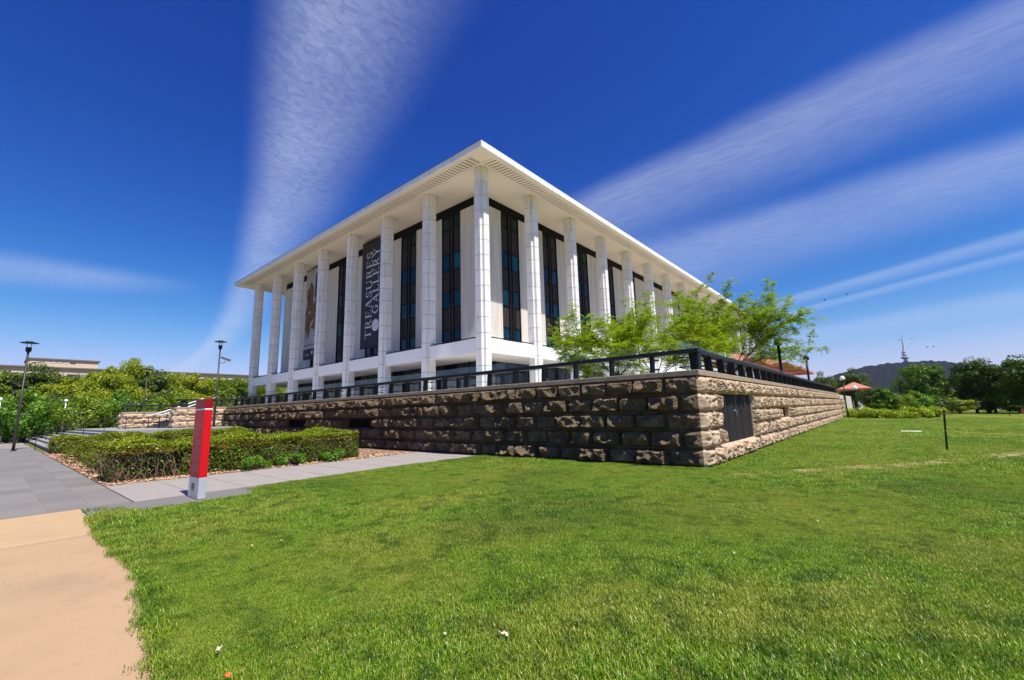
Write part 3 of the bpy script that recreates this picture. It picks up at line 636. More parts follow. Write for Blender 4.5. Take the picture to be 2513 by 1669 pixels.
# ------------------------------------------------------------------ balustrades
def balustrade(label, axis, a, b, p, zt, inner, glass=True):
    """axis x: rail along x at y=p, glass at y=p+inner; axis y: rail along y at x=p"""
    mid = (a+b)/2
    t = thing('balustrade', label, 'balustrade', (mid, p, zt) if axis == 'x' else (p, mid, zt))
    X = (lambda u, v, z: (u, v, z)) if axis == 'x' else (lambda u, v, z: (v, u, z))
    s = 1 if inner > 0 else -1
    m = MB(); q0, q1 = (p-s*0.14), (p+s*0.16)
    if axis == 'x': m.box(a, b, q0, q1, zt+0.49, zt+0.61)
    else: m.box(q0, q1, a, b, zt+0.49, zt+0.61)
    m.build('rail', M['railcap'], t, bevel=0.01)
    n_ = max(1, int(round((b-a)/1.33))); pm = None; cm = None
    for k in range(n_+1):
        u = b-0.06-k*1.33
        if u < a: break
        m = MB(); w = 0.035
        poly = [(p-s*0.10, zt+0.003), (p+s*0.13, zt+0.003), (p+s*0.15, zt+0.488), (p-s*0.06, zt+0.488)]
        v = [X(u-w, q, z) for q, z in poly]+[X(u+w, q, z) for q, z in poly]
        m.add(v, [(0, 1, 2, 3), (7, 6, 5, 4), (0, 4, 5, 1), (1, 5, 6, 2), (2, 6, 7, 3), (3, 7, 4, 0)])
        po = m.build('post', M['darkmetal'], t)
        for zz in (0.14, 0.42):
            m = MB(); m.beam(X(u, p+s*0.13, zt+zz), X(u, p+inner+s*0.03, zt+zz), 0.045, 0.03); m.beam(X(u-0.07, p+inner-s*0.03, zt+zz), X(u+0.07, p+inner-s*0.03, zt+zz), 0.03, 0.05)
            m.build('glass_clamp', M['darkmetal'], po)
    if glass:
        k = 0
        while b-k*1.33 > a+0.5:
            u1 = b-0.02-k*1.33-0.06; u0 = max(a, u1-1.31); m = MB()
            q0, q1 = p+inner-0.006, p+inner+0.006
            if axis == 'x': m.box(u0, u1, q0, q1, zt+0.06, zt+0.92)
            else: m.box(q0, q1, u0, u1, zt+0.06, zt+0.92)
            m.build('glass_panel', M['glass'], t); k += 1
    return t
balustrade('black rail balustrade with glass panels on the shaded front wall', 'x', -19.3, WX+0.06, WY+0.20, CAPZ, 0.42)
balustrade('black rail balustrade with glass panels receding along the sunlit tan wall', 'y', WY+0.36, 34.3, WX-0.16, CAPZ, -0.42)
balustrade('black rail balustrade on the near cheek wall of the stairs', 'y', -13.45, -10.35, -19.6, CAPZ, -0.42)
balustrade('black rail balustrade on the far low cheek wall', 'y', -15.35, -10.2, -27.3, 2.40, -0.42)
balustrade('black rail balustrade along the podium edge beyond the stairs', 'x', -46, -28.3, WY+0.2, CAPZ, 0.42)

def handrail(label, pts, mat, r=0.022, posts=True, base=None, pmat=None):
    t = thing('handrail', label, 'handrail', tuple(pts[0][:2])+(base(0) if base else 0,))
    m = MB(); m.tube(pts, r, 8); m.build('rail', mat, t, smooth=True)
    n_ = len(pts)
    for i, q in enumerate(pts):
        if base is None: continue
        m = MB(); m.tube([(q[0], q[1], base(i)), (q[0], q[1], q[2])], r*0.6, 8); m.build('post', pmat or mat, t, smooth=True)
    return t
for hx, lb in ((-19.2, 'closest to the hedge'), (-31.0, 'down the middle of the wide steps'), (-44.0, 'nearest the far end hedge')):
    ys = [-20.5, -19.4, -18.4, -17.4, -16.3]; bz = [0, 0.30, 0.60, 0.97, LZ]
    handrail('black steel handrail on the plaza steps '+lb, [(hx, y, z+0.92) for y, z in zip(ys, bz)], M['darkmetal'], 0.03, base=lambda i, b=bz: b[i])
for hx, lb in ((-20.9, 'against the near cheek wall'), (-24.6, 'in the middle')):
    ys = [-14.1, -12.9, -11.7, -10.4]; bz = [LZ, LZ+0.45, LZ+0.91, LZ+1.48]
    handrail('white painted stair handrail '+lb, [(hx, y, z+0.95) for y, z in zip(ys, bz)], M['whitepaint'], 0.05, base=lambda i, b=bz: b[i], pmat=M['darkmetal'])

# ------------------------------------------------------------------ the library
S = 6.2; NL, NR = 7, 15
ZS, ZE = 20.11, 19.90; OV = 2.39; WD = 2.5
lib = thing('library_building', 'white marble colonnaded building with flat overhanging roof and gallery banners', 'building', (0, 0, DECKZ))
X0, X1, Y0, Y1 = -NL*S, 0.0, 0.0, NR*S
rf = MB(); rf.box(X0-OV+0.1, X1+OV-0.1, Y0-OV+0.1, Y1+OV-0.1, ZE+0.30, ZE+0.46)
roof = rf.build('roof', M['fascia'], lib)
m = MB(); m.box(X0-OV-0.02, X1+OV-0.03, Y0-OV-0.02, Y1+OV-0.02, ZE+0.462, ZE+0.50); m.build('roof_flashing', M['roofdark'], roof)
# fascia panels
def fascia(axis, a, b, p, sgn, L=1.55):
    k = a; i = 0
    while k < b-0.02:
        e = min(b, k+L); m = MB(); d = random.uniform(0, 0.006)
        if axis == 'x': m.box(k+0.006, e-0.006, p+sgn*d, p-sgn*0.09, ZE, ZE+0.46)
        else: m.box(p+sgn*d, p-sgn*0.09, k+0.006, e-0.006, ZE, ZE+0.46)
        m.build('fascia_panel', M['fascia'], roof); k = e; i += 1
fascia('x', X0-OV, X1+OV, Y0-OV, -1)
fascia('y', Y0-OV+0.095, Y1+OV, X1+OV, 1)
fascia('y', Y0-OV+0.095, Y1+OV, X0-OV, -1, 8)
# soffit: outer sloping band with open slots, flat inner field, dark plenum above
so_ = MB(); zin = lambda d: ZE+0.004+(ZS-ZE)*min(1, max(0, (OV-d)/(OV-0.45)))
def strip(axis, u0, u1, d0, d1, sgn_p):
    """soffit quad between distances d0>d1 outside the column line"""
    if axis == 'x': so_.add([(u0, Y0-d0, zin(d0)), (u0, Y0-d1, zin(d1)), (u1, Y0-d1, zin(d1)), (u1, Y0-d0, zin(d0))], [(0, 1, 2, 3)])
    else: so_.add([(X1+d0, u0, zin(d0)), (X1+d0, u1, zin(d0)), (X1+d1, u1, zin(d1)), (X1+d1, u0, zin(d1))], [(0, 3, 2, 1)])
DA, DB = 1.88, 0.78; PT = 0.36; SWID = 0.09
# mitred edge bands
def trap(axis, d0, d1):
    if axis == 'x': so_.add([(X0-d0, Y0-d0, zin(d0)), (X1+d0, Y0-d0, zin(d0)), (X1+d1, Y0-d1, zin(d1)), (X0-d1, Y0-d1, zin(d1))], [(3, 2, 1, 0)])
    else: so_.add([(X1+d0, Y0-d0, zin(d0)), (X1+d0, Y1+d0, zin(d0)), (X1+d1, Y1+d1, zin(d1)), (X1+d1, Y0-d1, zin(d1))], [(3, 2, 1, 0)])
for ax in 'xy': trap(ax, OV-0.08, DA); trap(ax, DB, 0.45)
k = X0-0.7
while k < X1+0.62: strip('x', k+SWID, min(k+PT, X1+0.74), DA, DB, 0); k += PT
so_.add([(X0-DA, Y0-DA, zin(DA)), (X0-0.7, Y0-DA, zin(DA)), (X0-0.7, Y0-DB, zin(DB)), (X0-DB, Y0-DB, zin(DB))], [(3, 2, 1, 0)])
so_.add([(X1+0.78, Y0-DB, zin(DB)), (X1+0.78, Y0-DA, zin(DA)), (X1+DA, Y0-DA, zin(DA)), (X1+DA, Y0-0.66, zin(DA)), (X1+0.78, Y0-0.66, zin(DB))], [(0, 1, 2, 3, 4)])
k = Y0-0.72
while k < Y1+0.7: strip('y', k+SWID, k+PT, DA, DB, 0); k += PT
so_.add([(X0-0.45, Y0-0.45, ZS), (X1+0.45, Y0-0.45, ZS), (X1+0.45, Y1+0.45, ZS), (X0-0.45, Y1+0.45, ZS)], [(3, 2, 1, 0)])
so_.add([(X0-OV+0.08, Y0-OV+0.08, zin(OV)), (X0-0.45, Y0-0.45, ZS), (X0-0.45, Y1, ZS), (X0-OV+0.08, Y1, zin(OV))], [(0, 1, 2, 3)])
so_.build('soffit', M['soffit'], roof)
pl = MB(); pl.box(X0-OV+0.15, X1+OV-0.15, Y0-OV+0.15, Y1+OV-0.15, ZS+0.08, ZS+0.09); pl.build('slot_cavity', M['roofdark'], roof)
# columns: notched square plan built of marble blocks
def notch_poly(w, d):
    h = w/2; i = h-d; bev = 0.015
    q = [(h, -i), (h, i), (i, i), (i, h), (-i, h), (-i, i), (-h, i), (-h, -i), (-i, -i), (-i, -h), (i, -h), (i, -i)]
    return q
CW, CN = 1.0, 0.215
NB = 15; BH = (ZS-DECKZ)/NB
bm = MB(); bm.prism(notch_poly(CW, CN), 0.004, BH-0.030); blockmesh = bm.mesh('marble_block', M['marble'])
cm = MB(); cm.prism(notch_poly(CW-0.04, CN), 0.0, ZS-DECKZ); coremesh = cm.mesh('column_core', M['joint'])
fm = MB()
for k in range(NB): fm.prism(notch_poly(CW, CN), k*BH+0.004, (k+1)*BH-0.030)
fullmesh = fm.mesh('column', M['marble'])
def column(x, y, blocks):
    if blocks:
        c_ = link('column', coremesh, lib, (x, y, DECKZ))
        for k in range(NB): link('marble_block', blockmesh, c_, (x, y, DECKZ+k*BH))
    else: link('column', fullmesh, lib, (x, y, DECKZ))
for i in range(NL+1): column(-i*S, 0, True)
for i in range(1, NR+1): column(0, i*S, i <= 10)
# beams, slab and rails at first floor
BZ0, BZ1 = 5.87, 6.93
for i in range(NL):
    m = MB(); m.box(-(i+1)*S+0.29, -i*S-0.29, -0.25, 0.35, BZ0, BZ1); m.build('beam', M['beam'], lib)
    m = MB(); m.box(-(i+1)*S+0.5, -i*S-0.5, -0.22, -0.16, 6.99, 7.06)
    for q in (0.9, 3.1, 5.3): m.box(-(i+1)*S+q, -(i+1)*S+q+0.06, -0.20, -0.17, 6.932, 6.988)
    m.build('balcony_rail', M['darkmetal'], lib)
for i in range(NR):
    m = MB(); m.box(-0.35, 0.25, i*S+0.29, (i+1)*S-0.29, BZ0, BZ1); m.build('beam', M['beam'], lib)
    m = MB(); m.box(0.16, 0.22, i*S+0.5, (i+1)*S-0.5, 6.99, 7.06)
    for q in (0.9, 3.1, 5.3): m.box(0.17, 0.20, i*S+q, i*S+q+0.06, 6.932, 6.988)
    m.build('balcony_rail', M['darkmetal'], lib)
m = MB(); m.box(X0-0.1, -0.36, 0.36, Y1, BZ0+0.004, BZ1-0.15); m.build('floor_slab', M['beam'], lib)
# core walls: dark bronze frame wall with travertine panels and window bays
CXW, CYW = -WD, WD
m = MB(); m.box(X0+WD+0.06, CXW-0.10, CYW+0.10, Y1-WD, BZ1, ZS-0.005); m.build('core_wall', M['bronze'], lib)
PW = 1.24      # half width of a window strip
def panel(axis, a, b, z0=7.0, z1=19.22):
    m = MB(); k = a; n_ = max(1, int(round((b-a)/1.25))); w = (b-a)/n_
    for i in range(n_):
        if axis == 'x': m.box(a+i*w+0.003, a+(i+1)*w-0.003, CYW-0.06, CYW+0.12, z0, z1)
        else: m.box(CXW-0.12, CXW+0.06, a+i*w+0.003, a+(i+1)*w-0.003, z0, z1)
    m.build('wall_panel', M['travertine'], lib)
panel('x', -S+PW, CXW-0.061+0.12); panel('y', CYW-0.06+0.121, S-PW)
for i in range(1, NL-1): panel('x', -(i+1)*S+PW, -i*S-PW)
panel('x', X0+WD, -(NL-1)*S-PW)
for i in range(1, NR-1): panel('y', i*S+PW, (i+1)*S-PW)
ROWS = [(7.80, 8.73, 'pane'), (10.70, 12.13, 'pane'), (14.10, 15.56, 'pane'), (17.95, 19.10, 'pane_dark')]
pane_me = {}
def bay(axis, c_):
    t = MB(); X = (lambda u, v, z0, z1, u2, v2: t.box(u, u2, v, v2, z0, z1)) if axis == 'x' else (lambda u, v, z0, z1, u2, v2: t.box(v, v2, u, u2, z0, z1))
    f0 = CYW if axis == 'x' else CXW; s = -1 if axis == 'x' else 1
    for q in (-PW+0.02, -0.21, 0.21, PW-0.02): X(c_+q-0.05, f0+s*0.03, 7.0, 19.2, c_+q+0.05, f0-s*0.10)
    for z0, z1, _ in ROWS:
        for zz in (z0-0.06, z1): X(c_-PW+0.07, f0+s*0.01, zz, zz+0.06, c_+PW-0.07, f0-s*0.10)
    w = t.build('window_bay', M['bronze'], lib)
    t = MB()
    for za, zb in ((8.80, 10.63), (12.20, 14.03), (15.63, 17.88)): X(c_-PW+0.07, f0-s*0.045, za, zb, c_-0.265, f0-s*0.08); X(c_+0.265, f0-s*0.045, za, zb, c_+PW-0.07, f0-s*0.08)
    t.build('spandrel', M['spandrel'], w)
    t = MB(); X(c_-0.155, f0-s*0.02, 7.0, 19.2, c_+0.155, f0-s*0.08); t.build('mullion', M['spandrel'], w)
    t = MB(); X(c_-0.22, f0+s*0.05, 7.0, 11.0, c_-0.18, f0+s*0.032); X(c_+0.18, f0+s*0.05, 7.0, 11.0, c_+0.22, f0+s*0.032); t.build('sunlit_mullion_edge', M['mullion'], w)  # brown strips paint sunlight onto the lower part of the mullion
    for z0, z1, mt in ROWS:
        for q0, q1 in ((-PW+0.09, -0.27), (0.27, PW-0.09)):
            t = MB(); X(c_+q0, f0-s*0.05, z0, z1, c_+q1, f0-s*0.075); t.build('pane', M[mt], w)
for i in range(1, NL): bay('x', -i*S)
for i in range(1, NR): bay('y', i*S)
# ground floor: dark lobby glazing set back
m = MB(); m.box(X0+3.5, -3.45, 3.45, Y1-3.5, DECKZ, BZ0); m.build('lobby_core', M['black'], lib)
def gf(axis, a, b, f0):
    n_ = int(round((b-a)/1.55)); w = (b-a)/n_; s = -1 if axis == 'x' else 1
    fr = MB()
    for i in range(n_):
        m = MB(); mm = 'gfglass' if (i*7) % 5 else 'lobby_panel'
        z1 = BZ0-0.02 if mm == 'gfglass' else DECKZ+2.2
        if axis == 'x': m.box(a+i*w+0.04, a+(i+1)*w-0.04, f0, f0+0.03, DECKZ+0.02, z1); fr.box(a+i*w-0.03, a+i*w+0.03, f0-0.05, f0+0.04, DECKZ, BZ0)
        else: m.box(f0-0.03, f0, a+i*w+0.04, a+(i+1)*w-0.04, DECKZ+0.02, z1); fr.box(f0-0.04, f0+0.05, a+i*w-0.03, a+i*w+0.03, DECKZ, BZ0)
        m.build('lobby_pane', M[mm], lib)
    fr.build('lobby_frame', M['bronze'], lib)
gf('x', X0+4.0, -3.4, 3.40); gf('y', 3.4, 60.0, -3.40)

# ------------------------------------------------------------------ banners
def serif_letter(ch):
    """list of polygons (x,z) in a unit-high cell; returns polys, advance"""
    P = []; T, t = 0.15, 0.055
    def r(x0, x1, z0, z1): P.append([(x0, z0), (x1, z0), (x1, z1), (x0, z1)])
    def stem(x, z0=0, z1=1, sb=True, stp=True):
        r(x, x+T, z0, z1)
        if sb: r(x-0.07, x+T+0.07, z0-0.001, z0+t)
        if stp: r(x-0.07, x+T+0.07, z1-t, z1+0.001)
    def arc(cx, cz, rx, rz, a0, a1, w0=T, w1=None, n_=14):
        for i in range(n_):
            q0, q1 = R_(a0+(a1-a0)*i/n_), R_(a0+(a1-a0)*(i+1)/n_)
            def ww(q): return t+(w0-t)*abs(math.cos(q))
            P.append([(cx+rx*math.cos(q0), cz+rz*math.sin(q0)), (cx+rx*math.cos(q1), cz+rz*math.sin(q1)),
                      (cx+(rx-ww(q1))*math.cos(q1), cz+(rz-ww(q1))*math.sin(q1)), (cx+(rx-ww(q0))*math.cos(q0), cz+(rz-ww(q0))*math.sin(q0))])
    def diag(xa, za, xb, zb, w): P.append([(xa, za), (xa+w, za), (xb+w, zb), (xb, zb)])
    if ch == 'T': stem(0.30, 0, 1, True, False); r(0, 0.75, 1-t, 1); r(0, t, 0.78, 1); r(0.75-t, 0.75, 0.78, 1); return P, 0.85
    if ch == 'R': stem(0.08); r(0.2, 0.42, 1-t, 1); r(0.2, 0.42, 0.48, 0.48+t); arc(0.40, 0.742, 0.26, 0.258, -90, 90); diag(0.62, 0, 0.33, 0.5, 0.14); r(0.58, 0.84, 0, t); return P, 0.92
    if ch == 'E': stem(0.08); r(0.2, 0.66, 1-t, 1); r(0.2, 0.70, 0, t); r(0.2, 0.52, 0.49, 0.49+t); r(0.66-t, 0.66, 0.78, 1); r(0.70-t, 0.70, 0, 0.22); r(0.52-t, 0.52, 0.41, 0.62); return P, 0.82
    if ch == 'A': diag(0.08, 0, 0.40, 1, 0.06); diag(0.66, 0, 0.36, 1, 0.16); r(0.20, 0.68, 0.30, 0.30+t); r(0, 0.26, 0, t); r(0.58, 0.92, 0, t); return P, 0.95
    if ch == 'S': arc(0.34, 0.745, 0.27, 0.26, 30, 262); arc(0.34, 0.262, 0.29, 0.27, 92, -150); r(0.56, 0.56+t, 0.72, 0.97); r(0.05, 0.05+t, 0.03, 0.30); return P, 0.76
    if ch == 'U': stem(0.08, 0.32, 1, False); r(0.72, 0.72+t, 0.32, 1); r(0.62, 0.9, 1-t, 1); arc(0.43, 0.33, 0.35, 0.34, 180, 360); return P, 1.0
    if ch == 'G': arc(0.46, 0.5, 0.44, 0.51, 42, 318, 0.15); r(0.64, 0.64+T, 0.08, 0.46); r(0.54, 0.88, 0.43, 0.43+t); r(0.74, 0.74+t, 0.70, 0.95); return P, 0.98
    if ch == 'L': stem(0.08); r(0.2, 0.68, 0, t); r(0.68-t, 0.68, 0, 0.24); return P, 0.78
    if ch == 'Y': stem(0.32, 0, 0.5, True, False); diag(0.34, 0.46, 0.08, 1, 0.14); diag(0.40, 0.46, 0.70, 1, 0.06); r(0, 0.30, 1-t, 1); r(0.58, 0.86, 1-t, 1); return P, 0.86
    return P, 0.5
BY = 1.55          # banner plane
def vert_text(parent, text, x_right, z_start, size, y, mat, name='lettering', track=1.06):
    """text reads upward; letter tops point to -x... baseline on the right"""
    z = z_start
    for ch in text:
        P, adv = serif_letter(ch); m = MB()
        for j, poly in enumerate(P):
            pts = [(x_right-size*q[1], y-0.0012*(j % 3), z+size*q[0]) for q in poly]
            m.add(pts, [(0, 1, 2, 3)])
        m.build('letter', mat, parent); z += adv*size*track
ban = thing('banner', 'tall navy banner reading TREASURES GALLERY between two columns', 'banner', (-17.6, BY, 8.42))
m = MB(); m.box(-19.3, -16.0, BY, BY+0.03, 8.42, 19.72); m.build('cloth', M['navy'], ban)
m = MB(); m.box(-19.34, -15.96, BY-0.02, BY+0.05, 19.72, 19.80); m.box(-19.34, -15.96, BY-0.02, BY+0.05, 8.34, 8.42); m.build('hanging_bar', M['darkmetal'], ban)
vert_text(ban, 'TREASURES', -17.30, 9.30, 1.13, BY-0.006, M['bannerwhite'], track=1.07)
vert_text(ban, 'GALLERY', -16.1, 11.75, 1.06, BY-0.006, M['bannerwhite'], track=1.10)
m = MB(); m.add([(-16.55+0.62*math.cos(k*math.pi/14), BY-0.006, 10.55+0.62*math.sin(k*math.pi/14)) for k in range(28)], [tuple(range(27, -1, -1))]); m.build('round_logo', M['bannerwhite'], ban)
m = MB(); m.add([(-16.98, BY-0.010, 10.42), (-16.1, BY-0.010, 10.66), (-16.1, BY-0.010, 10.69), (-16.98, BY-0.010, 10.47)], [(0, 1, 2, 3)]); m.build('logo_line', M['bluetext'], ban)
ab = thing('banner', 'pale grey banner with a brown leaf form and dark foot between two columns', 'banner', (-30.6, BY, 8.42))
ax0 = -32.28
m = MB(); m.box(ax0, -29.0, BY, BY+0.03, 9.72, 19.70); m.build('cloth', M['bannergrey'], ab)
m = MB(); m.box(ax0, -29.0, BY, BY+0.03, 8.42, 9.715); m.build('dark_foot', M['navy'], ab)
m = MB(); m.box(ax0-0.04, -28.96, BY-0.02, BY+0.05, 19.70, 19.78); m.build('hanging_bar', M['darkmetal'], ab)
def flat(parent, name, mat, pts, d):
    m = MB(); m.add([(x, BY-d, z) for x, z in pts], [tuple(range(len(pts)))]); m.build(name, M[mat], parent)
flat(ab, 'dark_band', 'artdark', [(-29.0, 19.2), (-29.5, 19.1), (-29.85, 18.9), (-29.95, 16.3), (-29.75, 15.9), (-29.6, 15.8), (-29.5, 13.5), (-29.0, 13.5)], 0.004)
flat(ab, 'leaf_form', 'art', [(-32.1, 11.0), (-31.7, 12.2), (-32.2, 11.9), (-32.1, 12.9), (-32.15, 14.2), (-31.9, 15.0), (-31.75, 15.6), (-31.95, 16.4), (-31.85, 17.3), (-31.6, 17.5), (-31.35, 17.2), (-31.2, 17.9), (-30.85, 18.15), (-30.75, 17.8), (-30.4, 17.6), (-30.2, 16.6), (-30.3, 15.7), (-29.9, 15.2), (-29.6, 15.9), (-29.2, 15.6), (-29.0, 15.2), (-29.0, 11.9), (-29.4, 11.1), (-29.8, 11.3), (-30.0, 12.1), (-30.6, 12.3), (-31.0, 11.2), (-31.6, 10.9), (-31.3, 11.9)], 0.008)
flat(ab, 'gap', 'bannergrey', [(-31.5, 14.25), (-31.3, 14.15), (-30.8, 14.2), (-30.7, 14.4), (-31.4, 14.4)], 0.012)
flat(ab, 'gap', 'bannergrey', [(-30.9, 12.2), (-30.4, 12.5), (-29.95, 13.3), (-30.3, 13.2), (-30.8, 12.7)], 0.012)
flat(ab, 'gap', 'bannergrey', [(-29.9, 11.4), (-29.5, 11.3), (-29.35, 11.8), (-29.7, 11.95)], 0.012)
for k in range(9): flat(ab, 'small_lettering', 'bluetext', [(ax0+0.2+0.32*k, 10.05), (ax0+0.42+0.32*k, 10.05), (ax0+0.42+0.32*k, 10.28+0.06*(k % 2)), (ax0+0.2+0.32*k, 10.28)], 0.006)
flat(ab, 'small_lettering', 'bannergrey', [(ax0+0.5, 8.95), (ax0+1.6, 8.95), (ax0+1.6, 9.08), (ax0+0.5, 9.08)], 0.006)
flat(ab, 'small_logo', 'bannerwhite', [(-30.2, 9.35), (-30.05, 9.0), (-29.9, 9.0), (-29.75, 9.35), (-29.98, 9.45)], 0.006)

# ------------------------------------------------------------------ red pylon sign
sg = thing('pylon_sign', 'slim red and silver pylon sign standing at the grass edge by the side path', 'sign', (10.45, -19.42, 0))
sg.rotation_euler = (0, 0, R_(0)); SX0, SX1, SY0, SY1 = 10.04, 10.72, -19.57, -19.43; SH = 2.04
def sbox(name, mat, e, z0, z1): m = MB(); m.box(SX0-e, SX1+e, SY0-e, SY1+e, z0, z1); return m.build(name, M[mat], sg, bevel=0.006)
sbox('base', 'silver', 0.0, 0.0, 0.42); sbox('body', 'red', 0.0, 0.424, 1.80); sbox('stripe', 'printwhite', 0.001, 1.802, 1.835); sbox('head', 'darkred', 0.0, 1.837, SH)
yf = SY0-0.004
def sline(name, mat, x0, x1, z0, z1): m = MB(); m.box(x0, x1, yf-0.002, yf, z0, z1); m.build(name, M[mat], sg)
def stext(body, size, x, z, mat):
    cu = bpy.data.curves.new('txt', 'FONT'); cu.body = body; cu.size = size; cu.space_character = 1.05
    to = bpy.data.objects.new('txt', cu); COL.objects.link(to)
    dg = bpy.context.evaluated_depsgraph_get(); me_ = bpy.data.meshes.new_from_object(to.evaluated_get(dg)); bpy.data.objects.remove(to)
    me_.materials.clear(); me_.materials.append(M[mat]); o = link('lettering', me_, sg, (x, yf, z)); o.rotation_euler = (math.pi/2, 0, 0)
stext('PARLIAMENTARY ZONE', 0.050, 10.11, 1.90, 'printpink'); stext('PATRICK WHITE', 0.078, 10.10, 1.69, 'printpink'); stext('TERRACE', 0.078, 10.10, 1.58, 'printpink')
z = 1.50
for k in range(7): sline('text_line', 'printpink', 10.12, 10.62-0.03*k if k < 6 else 10.30, z, z+0.018); z -= 0.044
for blk in range(4):
    for k in range(7): sline('text_line', 'printpink', 10.16, 10.60+0.02*((k*5+blk) % 3-1), z, z+0.009); z -= 0.022
    z -= 0.02
em = MB(); ex, ez = 10.36, 0.24
em.add([(ex+0.055*math.cos(k*math.pi/8)*(0.7 if k % 2 else 1), yf, ez+0.075*math.sin(k*math.pi/8)*(0.85 if k % 2 else 1)) for k in range(16)], [tuple(range(15, -1, -1))])
em.box(ex-0.10, ex-0.05, yf-0.002, yf+0.002, ez-0.06, ez+0.05); em.box(ex+0.05, ex+0.10, yf-0.002, yf+0.002, ez-0.06, ez+0.05); em.box(ex-0.08, ex+0.08, yf-0.002, yf+0.002, ez-0.10, ez-0.075)
em.build('crest', M['emblem'], sg)

# ------------------------------------------------------------------ lamps
def lamp(label, loc, h=6.87, cctv=False, group=None, hood=False):
    t = thing('lamp_post', label, 'lamp post', loc, group); x, y, z = loc
    m = MB(); m.tube([(x, y, z), (x, y, z+0.5), (x, y, z+h-0.75)], [0.075, 0.07, 0.052], 12); m.build('pole', M['lampmetal'], t, smooth=True)
    m = MB(); m.lathe((x, y, z+h-0.75), [(0.052, 0), (0.12, 0.10), (0.14, 0.14), (0.14, 0.36), (0.12, 0.37), (0, 0.37)], 16); m.build('lamp_body', M['darkmetal'], t)
    m = MB()
    for k in range(4):
        a_ = math.pi/4+k*math.pi/2; m.tube([(x+0.13*math.cos(a_), y+0.13*math.sin(a_), z+h-0.38), (x+0.13*math.cos(a_), y+0.13*math.sin(a_), z+h-0.10)], 0.012, 6)
    m.build('strut', M['darkmetal'], t)
    m = MB(); m.lathe((x, y, z+h-0.12), [(0.0, 0.0), (0.40, 0.0), (0.44, 0.02), (0.40, 0.045), (0.2, 0.075), (0.17, 0.12), (0.0, 0.125)], 20); m.build('disc_shade', M['darkmetal'], t, smooth=False)
    m = MB(); m.lathe((x, y, z), [(0.14, 0), (0.14, 0.03), (0.08, 0.05)], 12); m.build('base_plate', M['lampmetal'], t)
    if cctv:
        m = MB(); zc_ = z+h*0.735; m.tube([(x, y, zc_), (x+0.30, y+0.28, zc_-0.01), (x+0.36, y+0.33, zc_+0.16)], 0.022, 8); m.build('camera_arm', M['darkmetal'], t)
        m = MB(); m.beam((x+0.12, y+0.12, zc_+0.42), (x+0.62, y+0.56, zc_+0.16), 0.17, 0.15); m.beam((x+0.08, y+0.09, zc_+0.53), (x+0.68, y+0.61, zc_+0.23), 0.20, 0.02); m.build('security_camera', M['ventplate'], t)
    return t
lamp('tall brown lamp post with disc shade standing on the plaza paving', (-19.88, -21.38, 0))
lamp('tall lamp post with disc shade and a security camera before the cheek wall', (-18.9, -11.05, LZ), 6.85, True)
lamp('tall lamp post with disc shade rising behind the far low cheek wall', tuple(at_dist(357, 960, 62)[:2])+(0.9,), 6.4)
lamp('distant lamp post with disc shade against the dark left trees', tuple(at_dist(27, 1000, 62)[:2])+(0,), 5.6)
def hooded(label, loc, h, mt='darkmetal', r=0.085):
    t = thing('lamp_post', label, 'lamp post', loc); x, y, z = loc
    m = MB(); m.tube([(x, y, z), (x, y, z+h-0.35)], r, 10); m.build('pole', M['darkmetal'], t, smooth=True)
    m = MB(); m.lathe((x, y, z+h-0.42), [(0.08, 0), (0.20, 0.04), (0.24, 0.10), (0.20, 0.28), (0.10, 0.42), (0, 0.44)], 14); m.build('hood', M[mt], t, smooth=True)
hooded('black hooded lamp post among the locust branches on the terrace', (16.9, 9.0, DECKZ), 3.1)
hooded('black hooded lamp post standing clear of the branches on the terrace', (17.0, 20.6, DECKZ), 3.0)

# ------------------------------------------------------------------ foliage
def unit(v): return v/(np.linalg.norm(v, axis=-1, keepdims=True)+1e-9)
def leaf_quads(P, N, size, aspect=0.5, g=rng, jitter=0.5):
    """kite-shaped leaves at points P facing roughly N"""
    n_ = len(P); N = unit(N+g.normal(0, jitter, P.shape)); A = unit(np.cross(N, g.normal(0, 1, P.shape))); B = np.cross(N, A)
    s = (size*g.uniform(0.6, 1.3, n_))[:, None]; a = A*s; b = B*s*aspect; f = N*s*0.12
    V = np.stack([P-a, P-b*1.0+f, P+a, P+b+f], 1).reshape(-1, 3)
    return V, np.arange(n_*4).reshape(-1, 4)
def crown_points(c, rad, nclump, nleaf, g, clump=0.36, flat=1.0, bottom=0.35):
    """leaf positions spread over clumps that fill an ellipsoid crown"""
    c = np.array(c, float); rad = np.array(rad, float)
    d = unit(g.normal(0, 1, (nclump, 3))); d[:, 2] = np.where(d[:, 2] < 0, d[:, 2]*bottom/0.35*0.7, d[:, 2])
    r = g.uniform(0.45, 0.93, nclump)[:, None]; cc = c+d*rad*r
    cr = clump*rad.mean()*g.uniform(0.65, 1.25, nclump)
    k = g.integers(0, nclump, nleaf); q = unit(g.normal(0, 1, (nleaf, 3)))
    rr = g.uniform(0.55, 1.0, nleaf)[:, None]
    P = cc[k]+q*cr[k][:, None]*rr*np.array([1, 1, 0.8*flat]); return P, unit(q*0.8+d[k]*0.5+np.array([0, 0, 0.35])), cc
